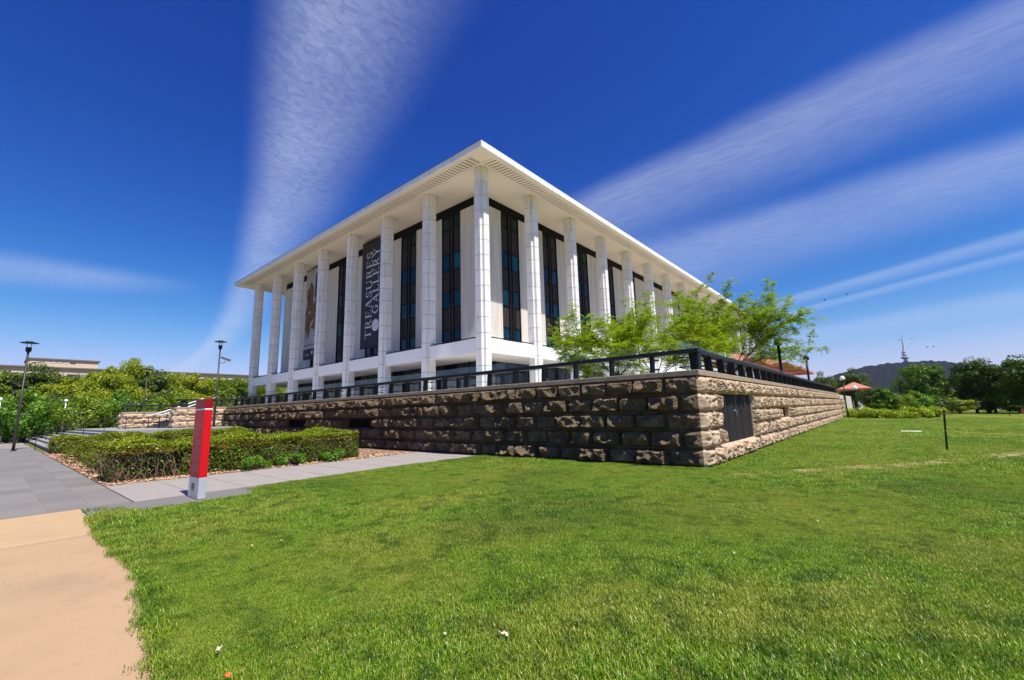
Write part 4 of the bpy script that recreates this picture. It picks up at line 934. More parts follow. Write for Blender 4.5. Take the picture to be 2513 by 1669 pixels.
def tree_mesh(seed, H, R, nleaf, leaf, clump, mats, nclump=36, trunk_h=0.28):
    g = np.random.default_rng(seed)
    P, N, cc = crown_points((0, 0, H*0.54), (R, R, H*0.44), nclump, nleaf, g, clump, bottom=0.5)
    P[:, 2] = np.maximum(P[:, 2], 0.1)
    V, F = leaf_quads(P, N, leaf, 0.6, g)
    crown = fast_mesh('crown', V, F, mats)
    m = MB(); m.tube([(0, 0, 0), (0.1, 0.05, H*0.3), (0, 0.1, H*0.62)], [R*0.07, R*0.055, R*0.03], 8)
    for k in range(7):
        q = cc[int(g.integers(0, len(cc)))]; z0 = H*g.uniform(0.22, 0.45)
        m.tube([(0.05, 0.05, z0), ((q[0])*0.5, q[1]*0.5, (z0+q[2])*0.5+0.15), tuple(q)], [R*0.035, R*0.022, R*0.008], 6)
    return crown, m.mesh('trunk', M['bark'], smooth=True)
TM = {
    'mid': [tree_mesh(1, 9, 3.6, 17000, 0.13, 0.27, M['leaf_mid'], 70), tree_mesh(2, 9, 3.9, 17000, 0.13, 0.25, M['leaf_mid'], 80)],
    'yel': [tree_mesh(3, 8, 3.8, 17000, 0.125, 0.25, M['leaf_yel'], 76), tree_mesh(4, 8, 4.2, 17000, 0.125, 0.24, M['leaf_yel'], 84)],
    'gum': [tree_mesh(5, 10, 3.2, 15000, 0.13, 0.24, M['leaf_gum'], 70)],
    'bright': [tree_mesh(6, 8, 3.6, 17000, 0.125, 0.24, M['leaf_bright'], 80)],
    'dark': [tree_mesh(7, 8, 4.0, 22000, 0.13, 0.26, M['leaf_dark'], 90)],
    'round': [tree_mesh(8, 8, 3.9, 22000, 0.12, 0.22, M['leaf_round'], 110)],
    'bush': [tree_mesh(9, 3, 2.2, 8000, 0.085, 0.30, M['leaf_mid'], 40), tree_mesh(10, 3, 2.4, 8000, 0.085, 0.30, M['leaf_bright'], 40), tree_mesh(11, 3, 2.3, 8000, 0.085, 0.30, M['leaf_dark'], 44), tree_mesh(12, 3, 2.3, 8000, 0.085, 0.28, M['leaf_yel'], 44), tree_mesh(13, 3, 2.2, 8000, 0.085, 0.30, M['leaf_gum'], 40)],
}
def tree(kind, v, label, x, y, z, H, R=None, group=None, name='tree', cat='tree', rot=None):
    cr, tk = TM[kind][v % len(TM[kind])]; t = thing(name, label, cat, (x, y, z), group)
    hb = {'mid': 9, 'yel': 8, 'gum': 10, 'bright': 8, 'dark': 8, 'round': 8, 'bush': 3}[kind]; rb = {'mid': 3.7, 'yel': 4.0, 'gum': 3.2, 'bright': 3.6, 'dark': 4.0, 'round': 3.9, 'bush': 2.3}[kind]
    s = H/hb; sr = (R/rb) if R else s; a_ = rot if rot is not None else random.uniform(0, 6.28)
    for nm, m_ in (('crown', cr), ('trunk', tk)):
        o = link(nm, m_, t, (x, y, z)); o.scale = (sr, sr, s); o.rotation_euler = (0, 0, a_)
    return t
def topz(px, py, D): return at_dist(px, py, D)
# left tree belt, hand-placed by where each crown rises above the hedge line
LT = [(-60, 905, 76, 'mid', 4.6), (20, 893, 82, 'mid', 5.0), (78, 884, 80, 'gum', 4.6), (135, 892, 86, 'gum', 4.8), (185, 920, 74, 'yel', 4.6), (235, 915, 88, 'mid', 4.4), (285, 905, 78, 'yel', 4.4),
      (328, 890, 92, 'yel', 4.4), (372, 912, 80, 'gum', 4.0), (415, 913, 90, 'mid', 4.6), (465, 918, 80, 'yel', 4.6), (515, 922, 90, 'mid', 4.4), (565, 922, 84, 'mid', 4.6), (612, 924, 90, 'mid', 4.6), (665, 930, 84, 'yel', 4.6), (720, 935, 88, 'mid', 4.6)]
LWHERE = ['at the belt end above the parked car', 'behind the tall plaza lamp', 'left of the tan penthouse', 'hiding the middle of the tan penthouse wall', 'below the penthouse end wall', 'just right of the penthouse end', 'next to the lamp behind the low cheek wall',
          'crown rising highest over the long roof line', 'right behind the lamp over the low cheek wall', 'above the far cheek wall balustrade', 'above the white stair handrails', 'behind the lamp with the security camera', 'between the camera lamp and the end column', 'seen past the end column of the building', 'seen between the last two columns', 'seen under the balcony beam']
LLAB = {'mid': 'green leafy belt tree ', 'yel': 'yellow-green belt tree ', 'gum': 'dull olive belt tree '}
for i, (px, py, D, kd, R) in enumerate(LT):
    p = topz(px, py, D); tree(kd, i, LLAB[kd]+LWHERE[i], p[0], p[1], 0, p[2]*(1.07 if i >= 5 else 1.0), R*0.85, 'tree belt behind the plaza steps')
for i in range(16):
    px = -20+i*44; p = at_dist(px, 985+8*math.sin(i*1.7), 66+5*math.sin(i*2.3))
    tree('bush', (i*3) % 5, 'rounded shrub at the foot of the tree belt behind the steps', p[0], p[1], 0, max(2.6, p[2]+0.8), 2.9, 'shrubs under the tree belt', 'shrub', 'shrub')
# right-hand trees at the far lawn edge
RTL = [(2250, 886, 77, 'round', 3.3, 'round-topped bright green tree below the distant tower at the lawn edge'),
       (2400, 872, 77, 'dark', 3.3, 'very dark dense round tree at the far edge of the lawn'),
       (2478, 905, 84, 'dark', 2.6, 'dark tree between the dense round tree and the tall pale one'),
       (2535, 838, 74, 'dark', 4.9, 'tall spreading tree at the end of the lawn-edge row'),
       (2015, 908, 84, 'gum', 2.2, 'dull olive gum tree behind the red kiosk roof'),
       (2085, 900, 88, 'gum', 2.8, 'dark gum tree beside the lamp past the stone wall end'),
       (2150, 945, 80, 'dark', 2.6, 'mid-green tree behind the dark steps'),
       (2325, 950, 90, 'bright', 1.9, 'small bright tree in the gap below the hill')]
for i, (px, py, D, kd, R, lb) in enumerate(RTL):
    p = topz(px, py, D); tree(kd, i, lb, p[0], p[1], 0, p[2]*1.0, R*0.92)
for i, (px, D, H) in enumerate([(2205, 66, 2.4), (2250, 68, 2.6), (2295, 70, 2.0), (2352, 74, 1.8), (2395, 75, 2.2), (2440, 76, 2.4), (2500, 74, 2.4)]):
    p = on_z(px, 1010, 0); d_ = at_dist(px, 990, D); tree('bush', i, 'rounded shrub in front of the lawn-edge trees', d_[0], d_[1], 0, H, 2.2, 'shrubs at the lawn edge', 'shrub', 'shrub')
def blob_plant(name, label, cat, c, rad, nl, leaf, mat, seed, nclump=14, clump=0.4, group=None, stems=True):
    g = np.random.default_rng(seed); t = thing(name, label, cat, (c[0], c[1], c[2]), group)
    P, N, cc = crown_points((c[0], c[1], c[2]+rad[2]*0.9), rad, nclump, nl, g, clump); P[:, 2] = np.maximum(P[:, 2], c[2]+0.03)
    V, F = leaf_quads(P, N, leaf, 0.5, g); link('foliage', fast_mesh('foliage', V-np.array(c), F, mat), t, c)
    if stems:
        m = MB()
        for q in cc[:10]: m.tube([(c[0], c[1], c[2]), tuple((np.array(c)*0.4+q*0.6)), tuple(q)], [0.03, 0.02, 0.008], 5)
        m.build('stem', M['bark'], t)
for i, (px, py, rx) in enumerate([(2112, 1024, 1.9), (2150, 1026, 1.8), (2235, 1027, 2.0), (2275, 1024, 1.8)]):
    p = on_z(px, py, 0.0); blob_plant('ground_cover_shrub', 'low yellow-green spreading shrub at the foot of the dark steps', 'shrub', (p[0], p[1], 0), (rx, 1.2, 0.45), 3500, 0.085, M['leaf_locust_y'], 60+i, 18, 0.4, 'low yellow-green shrubs at the lawn edge')
p = on_z(2178, 1022, 0.0); blob_plant('bamboo_clump', 'upright feathery bright green clump beside the dark steps', 'shrub', (p[0], p[1], 0), (1.15, 1.15, 1.5), 5000, 0.13, M['leaf_bright'], 77, 22, 0.3)
# honey locusts on the terrace: real limbs, twigs and fronds
def locust(seed, base, H, R, nlimb, mat, label, lean=(0, 0), leaves=11000, leaf=0.075):
    g = np.random.default_rng(seed); t = thing('locust_tree', label, 'tree', base); b0 = np.array(base, float); m = MB(); tips = []
    HR = (H+R)*0.6; th = H*0.25; m.tube([b0, b0+[0.03, 0.02, th*0.5], b0+[0.05, 0, th]], [0.10*HR/6, 0.085*HR/6, 0.075*HR/6], 8)
    def grow(p, d, L, r, lev):
        n_ = 4; pts = [p]; q = p.copy(); dd = d.copy()
        for i in range(n_):
            dd = unit(dd+g.normal(0, 0.13, 3)+np.array([0, 0, 0.05 if lev == 0 else (-0.02 if lev > 1 else 0.01)])); q = q+dd*L/n_; pts.append(q.copy())
            if lev < 2 and i >= 1:
                for _ in range(2 if lev == 0 else 2):
                    sd = unit(dd*0.75+g.normal(0, 0.62, 3)*np.array([1, 1, 0.55])+np.array([lean[0]*0.1, lean[1]*0.1, 0.08])); grow(q, sd, L*g.uniform(0.42, 0.66), r*0.5, lev+1)
            if lev >= 1: tips.append((q.copy(), dd.copy(), lev))
        m.tube(pts, [r*(1-0.75*i/n_) for i in range(n_+1)], 5 if lev else 7, cap=False)
        tips.append((q, dd, lev))
    for k in range(nlimb):
        a_ = 2*math.pi*k/nlimb+g.uniform(-0.3, 0.3); out = R/H*1.25; d = unit(np.array([math.cos(a_)*out+lean[0], math.sin(a_)*out+lean[1], g.uniform(0.65, 1.15)]))
        grow(b0+np.array([0.05, 0, th*g.uniform(0.8, 1.0)]), d, math.hypot(R, H*0.75)*g.uniform(0.62, 0.9), 0.055*HR/6, 0)
    m.build('trunk', M['bark'], t, smooth=True)
    T = np.array([q for q, _, _ in tips]); D = np.array([d for _, d, _ in tips])
    nfr = leaves//14; k = g.integers(0, len(T), nfr); o = T[k]+g.normal(0, 0.08*HR/6, (nfr, 3)); fd = unit(D[k]*0.5+g.normal(0, 0.8, (nfr, 3))*np.array([1, 1, 0.35])+np.array([0, 0, 0.05]))
    fl = g.uniform(0.20, 0.42, nfr); side = unit(np.cross(fd, np.array([0, 0, 1.0])+g.normal(0, 0.25, (nfr, 3)))); P = []; A = []; 
    for j in range(14):
        s = (j//2+1)/7.0; sg_ = 1 if j % 2 else -1
        droop = np.zeros((nfr, 3)); droop[:, 2] = -0.14*s*s*fl*2
        P.append(o+fd*(fl*s)[:, None]+side*(sg_*leaf*0.55)+droop); A.append(unit(side*sg_+fd*0.5))
    P = np.concatenate(P); A = np.concatenate(A); n_ = len(P); N = unit(np.array([0, 0, 1.0])+g.normal(0, 0.45, (n_, 3))); B = unit(np.cross(N, A)); s = (leaf*g.uniform(0.6, 1.15, n_))[:, None]
    V = np.stack([P-A*s*0.6, P-B*s*0.26, P+A*s*0.6, P+B*s*0.26], 1).reshape(-1, 3)-b0
    link('foliage', fast_mesh('foliage', V, np.arange(n_*4).reshape(-1, 4), mat), t, base)
locust(21, (12.2, -3.7, DECKZ), 2.3, 2.35, 7, M['leaf_locust'], 'small light green locust tree over the corner of the glass balustrade', (-0.1, -0.1), 60000, 0.085)
locust(22, (12.2, 0.8, DECKZ), 2.75, 2.7, 7, M['leaf_locust_y'], 'yellow-green locust tree between the small and the large ones on the terrace', (0, 0), 64000, 0.09)
locust(23, (14.1, 8.0, DECKZ), 4.5, 4.3, 8, M['leaf_locust'], 'large spreading light green locust tree on the terrace', (0.12, 0.05), 105000, 0.10)

# ------------------------------------------------------------------ hedges
def hedge(label, x0, x1, y0, y1, h, seed, nl, bare=None, group=None, leaf=0.034):
    g = np.random.default_rng(seed); t = thing('hedge', label, 'hedge', ((x0+x1)/2, (y0+y1)/2, 0), group); o0 = org(t)
    area = np.array([(x1-x0)*(y1-y0)*1.2, (y1-y0)*h, (x1-x0)*h, (x1-x0)*h, (y1-y0)*h*0.5]); pr = area/area.sum(); f = g.choice(5, nl, p=pr)
    u = g.uniform(0, 1, nl); v = g.uniform(0, 1, nl)**0.85; P = np.zeros((nl, 3)); N = np.zeros((nl, 3))
    mk = f == 0; P[mk] = np.column_stack([x0+(x1-x0)*u[mk], y0+(y1-y0)*v[mk], np.full(mk.sum(), h)]); N[mk] = (0, 0, 1)
    mk = f == 1; P[mk] = np.column_stack([np.full(mk.sum(), x1), y0+(y1-y0)*u[mk], h*v[mk]]); N[mk] = (1, 0, 0.3)
    mk = f == 2; P[mk] = np.column_stack([x0+(x1-x0)*u[mk], np.full(mk.sum(), y0), h*v[mk]]); N[mk] = (0, -1, 0.3)
    mk = f == 3; P[mk] = np.column_stack([x0+(x1-x0)*u[mk], np.full(mk.sum(), y1), h*v[mk]]); N[mk] = (0, 1, 0.3)
    mk = f == 4; P[mk] = np.column_stack([np.full(mk.sum(), x0), y0+(y1-y0)*u[mk], h*v[mk]]); N[mk] = (-1, 0, 0.3)
    w = 0.10*(np.sin(P[:, 1]*2.1+seed)+np.sin(P[:, 1]*4.7+P[:, 2]*5)*0.6+np.sin(P[:, 0]*3.3)*0.5)
    Nn = unit(N); c = np.array([(x0+x1)/2, (y0+y1)/2, h*0.5]); rnd = unit(P-c)
    edge = np.minimum(np.minimum(P[:, 0]-x0, x1-P[:, 0]), np.minimum(P[:, 1]-y0, y1-P[:, 1]))
    P += Nn*w[:, None]*0.7-Nn*np.abs(g.normal(0, 0.075, nl))[:, None]
    top = P[:, 2] > h-0.22; P[:, 2] -= np.where(top, 0.07*np.exp(-np.maximum(edge, 0)*5), 0)
    tuft = (g.random(nl) < 0.05) & (f == 0); P[tuft, 2] += g.uniform(0.02, 0.09, tuft.sum())
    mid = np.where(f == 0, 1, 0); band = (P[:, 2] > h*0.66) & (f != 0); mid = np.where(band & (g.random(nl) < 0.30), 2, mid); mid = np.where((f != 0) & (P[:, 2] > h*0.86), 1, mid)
    keep = P[:, 2] > 0.03
    low = (f == 1) | (f == 2)
    gap = 0.35+0.45*np.sin(P[:, 1]*5.3+np.sin(P[:, 0]*9))*np.sin(P[:, 1]*1.9+1.1)
    keep &= ~(low & (P[:, 2] < h*0.70) & (g.random(nl) < 0.12+0.40*np.clip(gap, 0, 1)*(1-P[:, 2]/h)))
    if bare is not None:
        b0, b1 = bare; inb = low & (P[:, 1] > b0) & (P[:, 1] < b1) & (P[:, 2] < h*0.68); keep &= ~(inb & (g.random(nl) < 0.84))
    P, N, mid = P[keep], N[keep], mid[keep]
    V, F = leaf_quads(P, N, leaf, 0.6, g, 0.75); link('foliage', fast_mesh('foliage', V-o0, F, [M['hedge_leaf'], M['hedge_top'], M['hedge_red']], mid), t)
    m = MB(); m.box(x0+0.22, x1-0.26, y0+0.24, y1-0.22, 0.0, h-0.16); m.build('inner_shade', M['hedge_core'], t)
    m = MB(); ntw = int((y1-y0)*34)
    for k in range(ntw):
        yy = g.uniform(y0+0.05, y1-0.05); xx = x1-g.uniform(0.05, 0.24) if k % 5 else g.uniform(x0+0.1, x1-0.1)
        if k % 5 == 0: yy = y0+g.uniform(0.04, 0.2)
        q = np.array([xx, yy, 0.0]); pts = [q.copy()]; d = np.array([g.normal(0.05, 0.16), g.normal(0, 0.28), 1.0])
        for s in range(3): d += np.array([g.normal(0, 0.18), g.normal(0, 0.30), 0]); q = q+unit(d)*h*0.27; pts.append(q.copy())
        m.tube(pts, [0.011, 0.009, 0.006, 0.003], 4, cap=False)
    m.build('twigs', M['twig'], t)
    return t
hedge('clipped hedge along the side path with bare brown twigs at its open end', 4.1, 5.85, -20.3, -13.1, 1.06, 31, 56000, bare=(-20.5, -18.7))
hedge('long clipped hedge between the mulch bed and the landing edge', -14.4, -12.4, -20.15, -10.6, 0.93, 32, 30000, leaf=0.048)
hedge('distant clipped hedge closing the far end of the plaza steps', -58.0, -51.2, -20.4, -17.6, 1.35, 33, 9000, leaf=0.10)
hedge('distant low clipped hedge across the far side of the landing', -62.0, -58.2, -17.4, -6.0, 2.0, 34, 8000, leaf=0.11)
for i, (x, y, r) in enumerate([(-8.6, -19.4, 1.0), (-6.0, -19.4, 1.2), (-3.2, -19.4, 1.25), (-0.4, -19.45, 1.2), (1.9, -19.5, 1.05), (3.2, -19.55, 0.8), (-4.6, -17.6, 1.3), (-1.6, -17.6, 1.3), (1.4, -17.6, 1.2)]):
    blob_plant('box_shrub', 'low rounded olive box shrub in the mulch bed between the hedges', 'shrub', (x, y, 0), (r, r*0.8, 0.42), 4200, 0.045, M['boxshrub'], 90+i, 16, 0.42, 'box shrubs in the mulch bed')
for i, (x, y) in enumerate([(6.1, -16.9), (6.1, -15.6), (6.0, -14.3)]):
    blob_plant('low_shrub', 'small fresh green shrub sprouting at the foot of the path hedge', 'shrub', (x, y, 0), (0.42, 0.6, 0.22), 1600, 0.035, M['leaf_bright'], 120+i, 12, 0.4, 'fresh green shrubs at the hedge foot')

# ------------------------------------------------------------------ grass (stuff)
def in_poly(P, poly):
    x, y = P[:, 0], P[:, 1]; ins = np.zeros(len(P), bool); n_ = len(poly)
    for i in range(n_):
        x0, y0 = poly[i]; x1, y1 = poly[(i+1) % n_]
        c_ = ((y0 > y) != (y1 > y)) & (x < (x1-x0)*(y-y0)/(y1-y0+1e-12)+x0); ins ^= c_
    return ins
tcol = bpy.data.collections.new('grass_tufts')
def tuft(seed, nb, rad, h, w):
    g = np.random.default_rng(seed); V = []; F = []
    for k in range(nb):
        a_, r = g.uniform(0, 6.28), rad*math.sqrt(g.random()); x, y = r*math.cos(a_), r*math.sin(a_); hh = h*g.uniform(0.45, 1.15)
        dr = g.uniform(0, 6.28); ln = hh*g.uniform(0.15, 1.1); fa = dr+1.57+g.normal(0, 0.4); wx, wy = w*math.cos(fa), w*math.sin(fa); b = len(V)
        mx, my = x+ln*0.35*math.cos(dr), y+ln*0.35*math.sin(dr); tx, ty = x+ln*math.cos(dr), y+ln*math.sin(dr)
        V += [(x-wx, y-wy, 0), (x+wx, y+wy, 0), (mx+wx*0.8, my+wy*0.8, hh*0.62), (mx-wx*0.8, my-wy*0.8, hh*0.62), (tx, ty, hh)]
        F += [(b, b+1, b+2, b+3), (b+3, b+2, b+4)]
    me_ = bpy.data.meshes.new('tuft'); me_.from_pydata(V, [], F); me_.materials.append(M['blade']); me_.update(); return me_
for i in range(10): link('tuft', tuft(900+i, 60, 0.085, 0.036, 0.0022), col=tcol)
def grass_points():
    out = []
    for (r0, r1, sp, sc) in ((1.5, 7.5, 0.058, 1.0), (7.5, 14, 0.074, 1.15), (14, 26, 0.15, 1.8), (26, 55, 0.34, 3.2)):
        nx_ = int(2*r1/sp); gx, gy = np.meshgrid(np.arange(nx_)*sp-r1, np.arange(nx_)*sp-r1); P = np.column_stack([gx.ravel(), gy.ravel()]); P += rng.uniform(-0.5, 0.5, P.shape)*sp
        d = np.hypot(P[:, 0], P[:, 1]); az = np.arctan2(P[:, 0], P[:, 1])-YAW; P = P[(d >= r0) & (d < r1) & (np.abs(az) < 1.2)]+CAM[:2]
        P = P[in_poly(P, LAWN)]
        wd = np.full(len(P), 9.0)
        for (x0, y0), (x1, y1) in zip(SEG[:-1], SEG[1:]):
            t_ = np.clip(((P[:, 0]-x0)*(x1-x0)+(P[:, 1]-y0)*(y1-y0))/((x1-x0)**2+(y1-y0)**2), 0, 1); wd = np.minimum(wd, np.hypot(P[:, 0]-x0-t_*(x1-x0), P[:, 1]-y0-t_*(y1-y0)))
        nz = 0.5+0.5*np.sin(P[:, 0]*1.9+np.sin(P[:, 1]*1.3)*2)*np.sin(P[:, 1]*2.3+np.sin(P[:, 0]*0.9)*2)
        P_keep = rng.random(len(P)) > np.where(wd < 0.30, 0.55*nz+0.42, 0); k = P_keep
        P = P[k]; nz = nz[k]
        patch = 0.75+0.45*np.sin(P[:, 0]*0.8+1)*np.sin(P[:, 1]*0.7+np.sin(P[:, 0]*0.5))+0.15*nz
        out.append(np.column_stack([P, np.zeros(len(P)), sc*np.clip(patch, 0.55, 1.25)*rng.uniform(0.75, 1.25, len(P)), np.full(len(P), sc)]))
    # longer tufts along the paving edges and the wall foot
    E_ = []
    edge = [(11.15, -21.12), (12.8, -21.24), (13.9, -21.23), (15.6, -21.26), (16.9, -21.46), (17.8, -21.56), (20, -21.79)]
    edge2 = [(11.12, -21.1), (11.17, -18.65), (10.05, -18.1), (9.9, -15), (9.9, -10.4), (17.9, -10.45), (18.1, -10.3), (18.05, 34)]
    for pl_ in (edge, edge2):
        for (x0, y0), (x1, y1) in zip(pl_[:-1], pl_[1:]):
            L_ = math.hypot(x1-x0, y1-y0); n_ = int(L_/0.045); u = rng.uniform(0, 1, n_); E_.append(np.column_stack([x0+(x1-x0)*u+rng.normal(0, 0.03, n_), y0+(y1-y0)*u+rng.normal(0, 0.03, n_), np.zeros(n_), rng.uniform(0.8, 1.5, n_), np.ones(n_)]))
    g_ = rng.normal(0, 1, (70, 2))*np.array([0.35, 0.12])+np.array([11.45, -20.95]); E_.append(np.column_stack([g_, np.zeros(70), rng.uniform(1.6, 2.8, 70), np.ones(70)]))
    return np.concatenate(out+E_)
GP = grass_points()
gm = bpy.data.meshes.new('grass'); gm.vertices.add(len(GP)); gm.vertices.foreach_set('co', GP[:, :3].astype(np.float32).ravel())
for nm, arr in (('gs', GP[:, 3]), ('gz', GP[:, 3]/np.maximum(1, GP[:, 4])**0.45), ('gr', rng.uniform(0, 6.28, len(GP)))):
    at = gm.attributes.new(nm, 'FLOAT', 'POINT'); at.data.foreach_set('value', arr.astype(np.float32))
gm.update(); gobj = link('grass', gm); tag(gobj, 'mown green grass blades covering the lawn', 'grass', kind='stuff')
ng = bpy.data.node_groups.new('grass_scatter', 'GeometryNodeTree')
ng.interface.new_socket('Geometry', in_out='INPUT', socket_type='NodeSocketGeometry'); ng.interface.new_socket('Geometry', in_out='OUTPUT', socket_type='NodeSocketGeometry')
N_ = ng.nodes; gi = N_.new('NodeGroupInput'); go = N_.new('NodeGroupOutput'); m2p = N_.new('GeometryNodeMeshToPoints'); iop = N_.new('GeometryNodeInstanceOnPoints')
ci = N_.new('GeometryNodeCollectionInfo'); ci.inputs[0].default_value = tcol; ci.inputs[1].default_value = True; ci.inputs[2].default_value = True
na = N_.new('GeometryNodeInputNamedAttribute'); na.data_type = 'FLOAT'; na.inputs[0].default_value = 'gs'
nb_ = N_.new('GeometryNodeInputNamedAttribute'); nb_.data_type = 'FLOAT'; nb_.inputs[0].default_value = 'gr'
cb = N_.new('ShaderNodeCombineXYZ'); lk = ng.links
lk.new(gi.outputs[0], m2p.inputs[0]); lk.new(m2p.outputs[0], iop.inputs['Points']); lk.new(ci.outputs[0], iop.inputs['Instance']); iop.inputs['Pick Instance'].default_value = True
lk.new(nb_.outputs[0], cb.inputs[2]); e2r = N_.new('FunctionNodeEulerToRotation'); lk.new(cb.outputs[0], e2r.inputs[0]); lk.new(e2r.outputs[0], iop.inputs['Rotation']); nz_a = N_.new('GeometryNodeInputNamedAttribute'); nz_a.data_type = 'FLOAT'; nz_a.inputs[0].default_value = 'gz'; cs_ = N_.new('ShaderNodeCombineXYZ'); lk.new(na.outputs[0], cs_.inputs[0]); lk.new(na.outputs[0], cs_.inputs[1]); lk.new(nz_a.outputs[0], cs_.inputs[2]); lk.new(cs_.outputs[0], iop.inputs['Scale']); lk.new(iop.outputs[0], go.inputs[0])
md = gobj.modifiers.new('scatter', 'NODES'); md.node_group = ng
# fallen leaves
for i, (px, py) in enumerate([(533, 1600), (538, 1592), (1232, 1555), (1245, 1560), (1095, 1580), (555, 1662), (1800, 1360), (690, 1328), (620, 1340), (1090, 1560), (1130, 1158), (2005, 1280)]):
    p = on_z(px, py, 0.045); m = MB(); a_ = random.uniform(0, 6); r = random.uniform(0.016, 0.03)
    pts = [(p[0]+r*k_*math.cos(a_+q), p[1]+r*k_*math.sin(a_+q), p[2]+dz) for q, k_, dz in ((0, 1.2, 0.01), (0.8, 0.7, 0.02), (2.3, 0.7, 0.0), (3.14, 1.0, 0.015), (4.0, 0.7, 0.02), (5.4, 0.7, 0.005))]
    m.add(pts+[(p[0], p[1], p[2]+0.002)], [(6, k, (k+1) % 6) for k in range(6)])
    tag(m.build('fallen_leaf', M['deadleaf'] if i != 5 else M['orange']), 'dry pale fallen leaf lying on the lawn' if i != 5 else 'orange fallen leaf lying on the lawn by the path edge', 'leaf', 'fallen leaves on the lawn' if i != 5 else None)

# ------------------------------------------------------------------ lawn stakes and ropes
def stake(label, x, y, h, lean=0.13):
    t = thing('rope_stake', label, 'stake', (x, y, 0)); m = MB(); lx, ly = RT[0]*lean, RT[1]*lean
    for a_ in (0, 2.1, 4.2): m.beam((x+0.012*math.cos(a_), y+0.012*math.sin(a_), 0), (x+0.012*math.cos(a_)+lx, y+0.012*math.sin(a_)+ly, h), 0.010, 0.036)
    m.build('post', M['darkmetal'], t); m = MB(); m.box(x+lx-0.035, x+lx+0.035, y+ly-0.035, y+ly+0.035, h-0.06, h+0.03); m.build('cap', M['yellow'], t, bevel=0.01)
def rope(label, a, b, sag):
    m = MB(); a = np.array(a); b = np.array(b); m.tube([a+(b-a)*k/14-np.array([0, 0, sag*4*(k/14)*(1-k/14)]) for k in range(15)], 0.007, 6); tag(m.build('rope', M['rope'], smooth=True), label, 'rope')
A0 = (22.95, -2.14); A1 = (27.3, -1.9)
stake('black steel stake with a yellow cap standing on the lawn with two yellow ropes', *A0, 1.33); stake('black steel stake with a yellow cap holding the far ends of the two ropes', *A1, 1.33)
rope('upper yellow rope slung from the yellow-capped stake', (A0[0], A0[1], 1.18), (A1[0], A1[1], 1.12), 0.16); rope('lower yellow rope slung from the yellow-capped stake', (A0[0], A0[1], 0.62), (A1[0], A1[1], 0.56), 0.11)
B0 = tuple(on_z(2478, 1020, 0)[:2]); stake('distant thin stake with rope near the far lawn edge', B0[0], B0[1], 1.3)
rope('distant yellow rope near the far lawn edge', (B0[0], B0[1], 0.9), (B0[0]+9, B0[1]+1, 0.9), 0.15)
p = on_z(2236, 1060, 0.0); m = MB(); m.box(p[0]-0.40, p[0]+0.40, p[1]-0.4, p[1]+0.4, -0.02, 0.045); tag(m.build('concrete_cover', M['concpad'], bevel=0.01), 'small pale concrete cover set flat in the lawn', 'cover')
p = at_dist(2505, 992, 70); t = thing('traffic_cone', 'small orange cone at the far edge of the lawn', 'cone', (p[0], p[1], 0)); m = MB(); m.lathe((p[0], p[1], 0.04), [(0.16, 0), (0.03, 0.65), (0.0, 0.66)], 12); m.build('cone', M['orange'], t); m = MB(); m.box(p[0]-0.22, p[0]+0.22, p[1]-0.22, p[1]+0.22, 0, 0.04); m.build('base', M['orange'], t)

# ------------------------------------------------------------------ cafe umbrellas on the terrace
def umbrella(label, x, y, z, eave, r, rise, group=None):
    t = thing('cafe_umbrella', label, 'umbrella', (x, y, z), group); m = MB(); ez = z+eave
    c4 = [(x-r, y-r), (x+r, y-r), (x+r, y+r), (x-r, y+r)]; v = [(a_, b_, ez) for a_, b_ in c4]+[(x, y, ez+rise)]+[(a_, b_, ez-0.22) for a_, b_ in c4]
    m.add(v, [(0, 1, 4), (1, 2, 4), (2, 3, 4), (3, 0, 4)]+[(k, 5+k, 5+(k+1) % 4, (k+1) % 4) for k in range(4)]); m.build('canopy', M['terracotta'], t)
    m = MB(); m.tube([(x, y, z), (x, y, ez+rise+0.12)], 0.04, 8); m.build('pole', M['lampmetal'], t)
    for a_, b_ in c4: m = MB(); m.beam((x, y, ez+rise-0.06), (a_*0.98+x*0.02, b_*0.98+y*0.02, ez-0.04), 0.03, 0.03); m.build('rib', M['lampmetal'], t)
    m = MB(); m.box(x-0.3, x+0.3, y-0.3, y+0.3, z+0.001, z+0.08); m.build('base', M['darkmetal'], t)
for x, y in ((13.3, 14.5), (14.2, 19.5), (14.4, 25.0), (14.3, 31.0)): umbrella('square terracotta cafe umbrella behind the large locust tree', x, y, DECKZ, 2.3, 1.9, 0.75, 'terracotta umbrellas on the terrace')
umbrella('terracotta pyramid-topped umbrella past the end of the stone wall', 18.7, 49.0, 0.0, 3.35, 1.7, 0.85)
hooded('white-headed small lamp post beside the terracotta pyramid top', tuple(at_dist(2072, 960, 58)[:2])+(0,), 4.4, 'whitepaint', 0.05)
hooded('thin distant lamp post in front of the dark gum tree', tuple(at_dist(2099, 960, 60)[:2])+(0,), 3.4, 'whitepaint', 0.05)

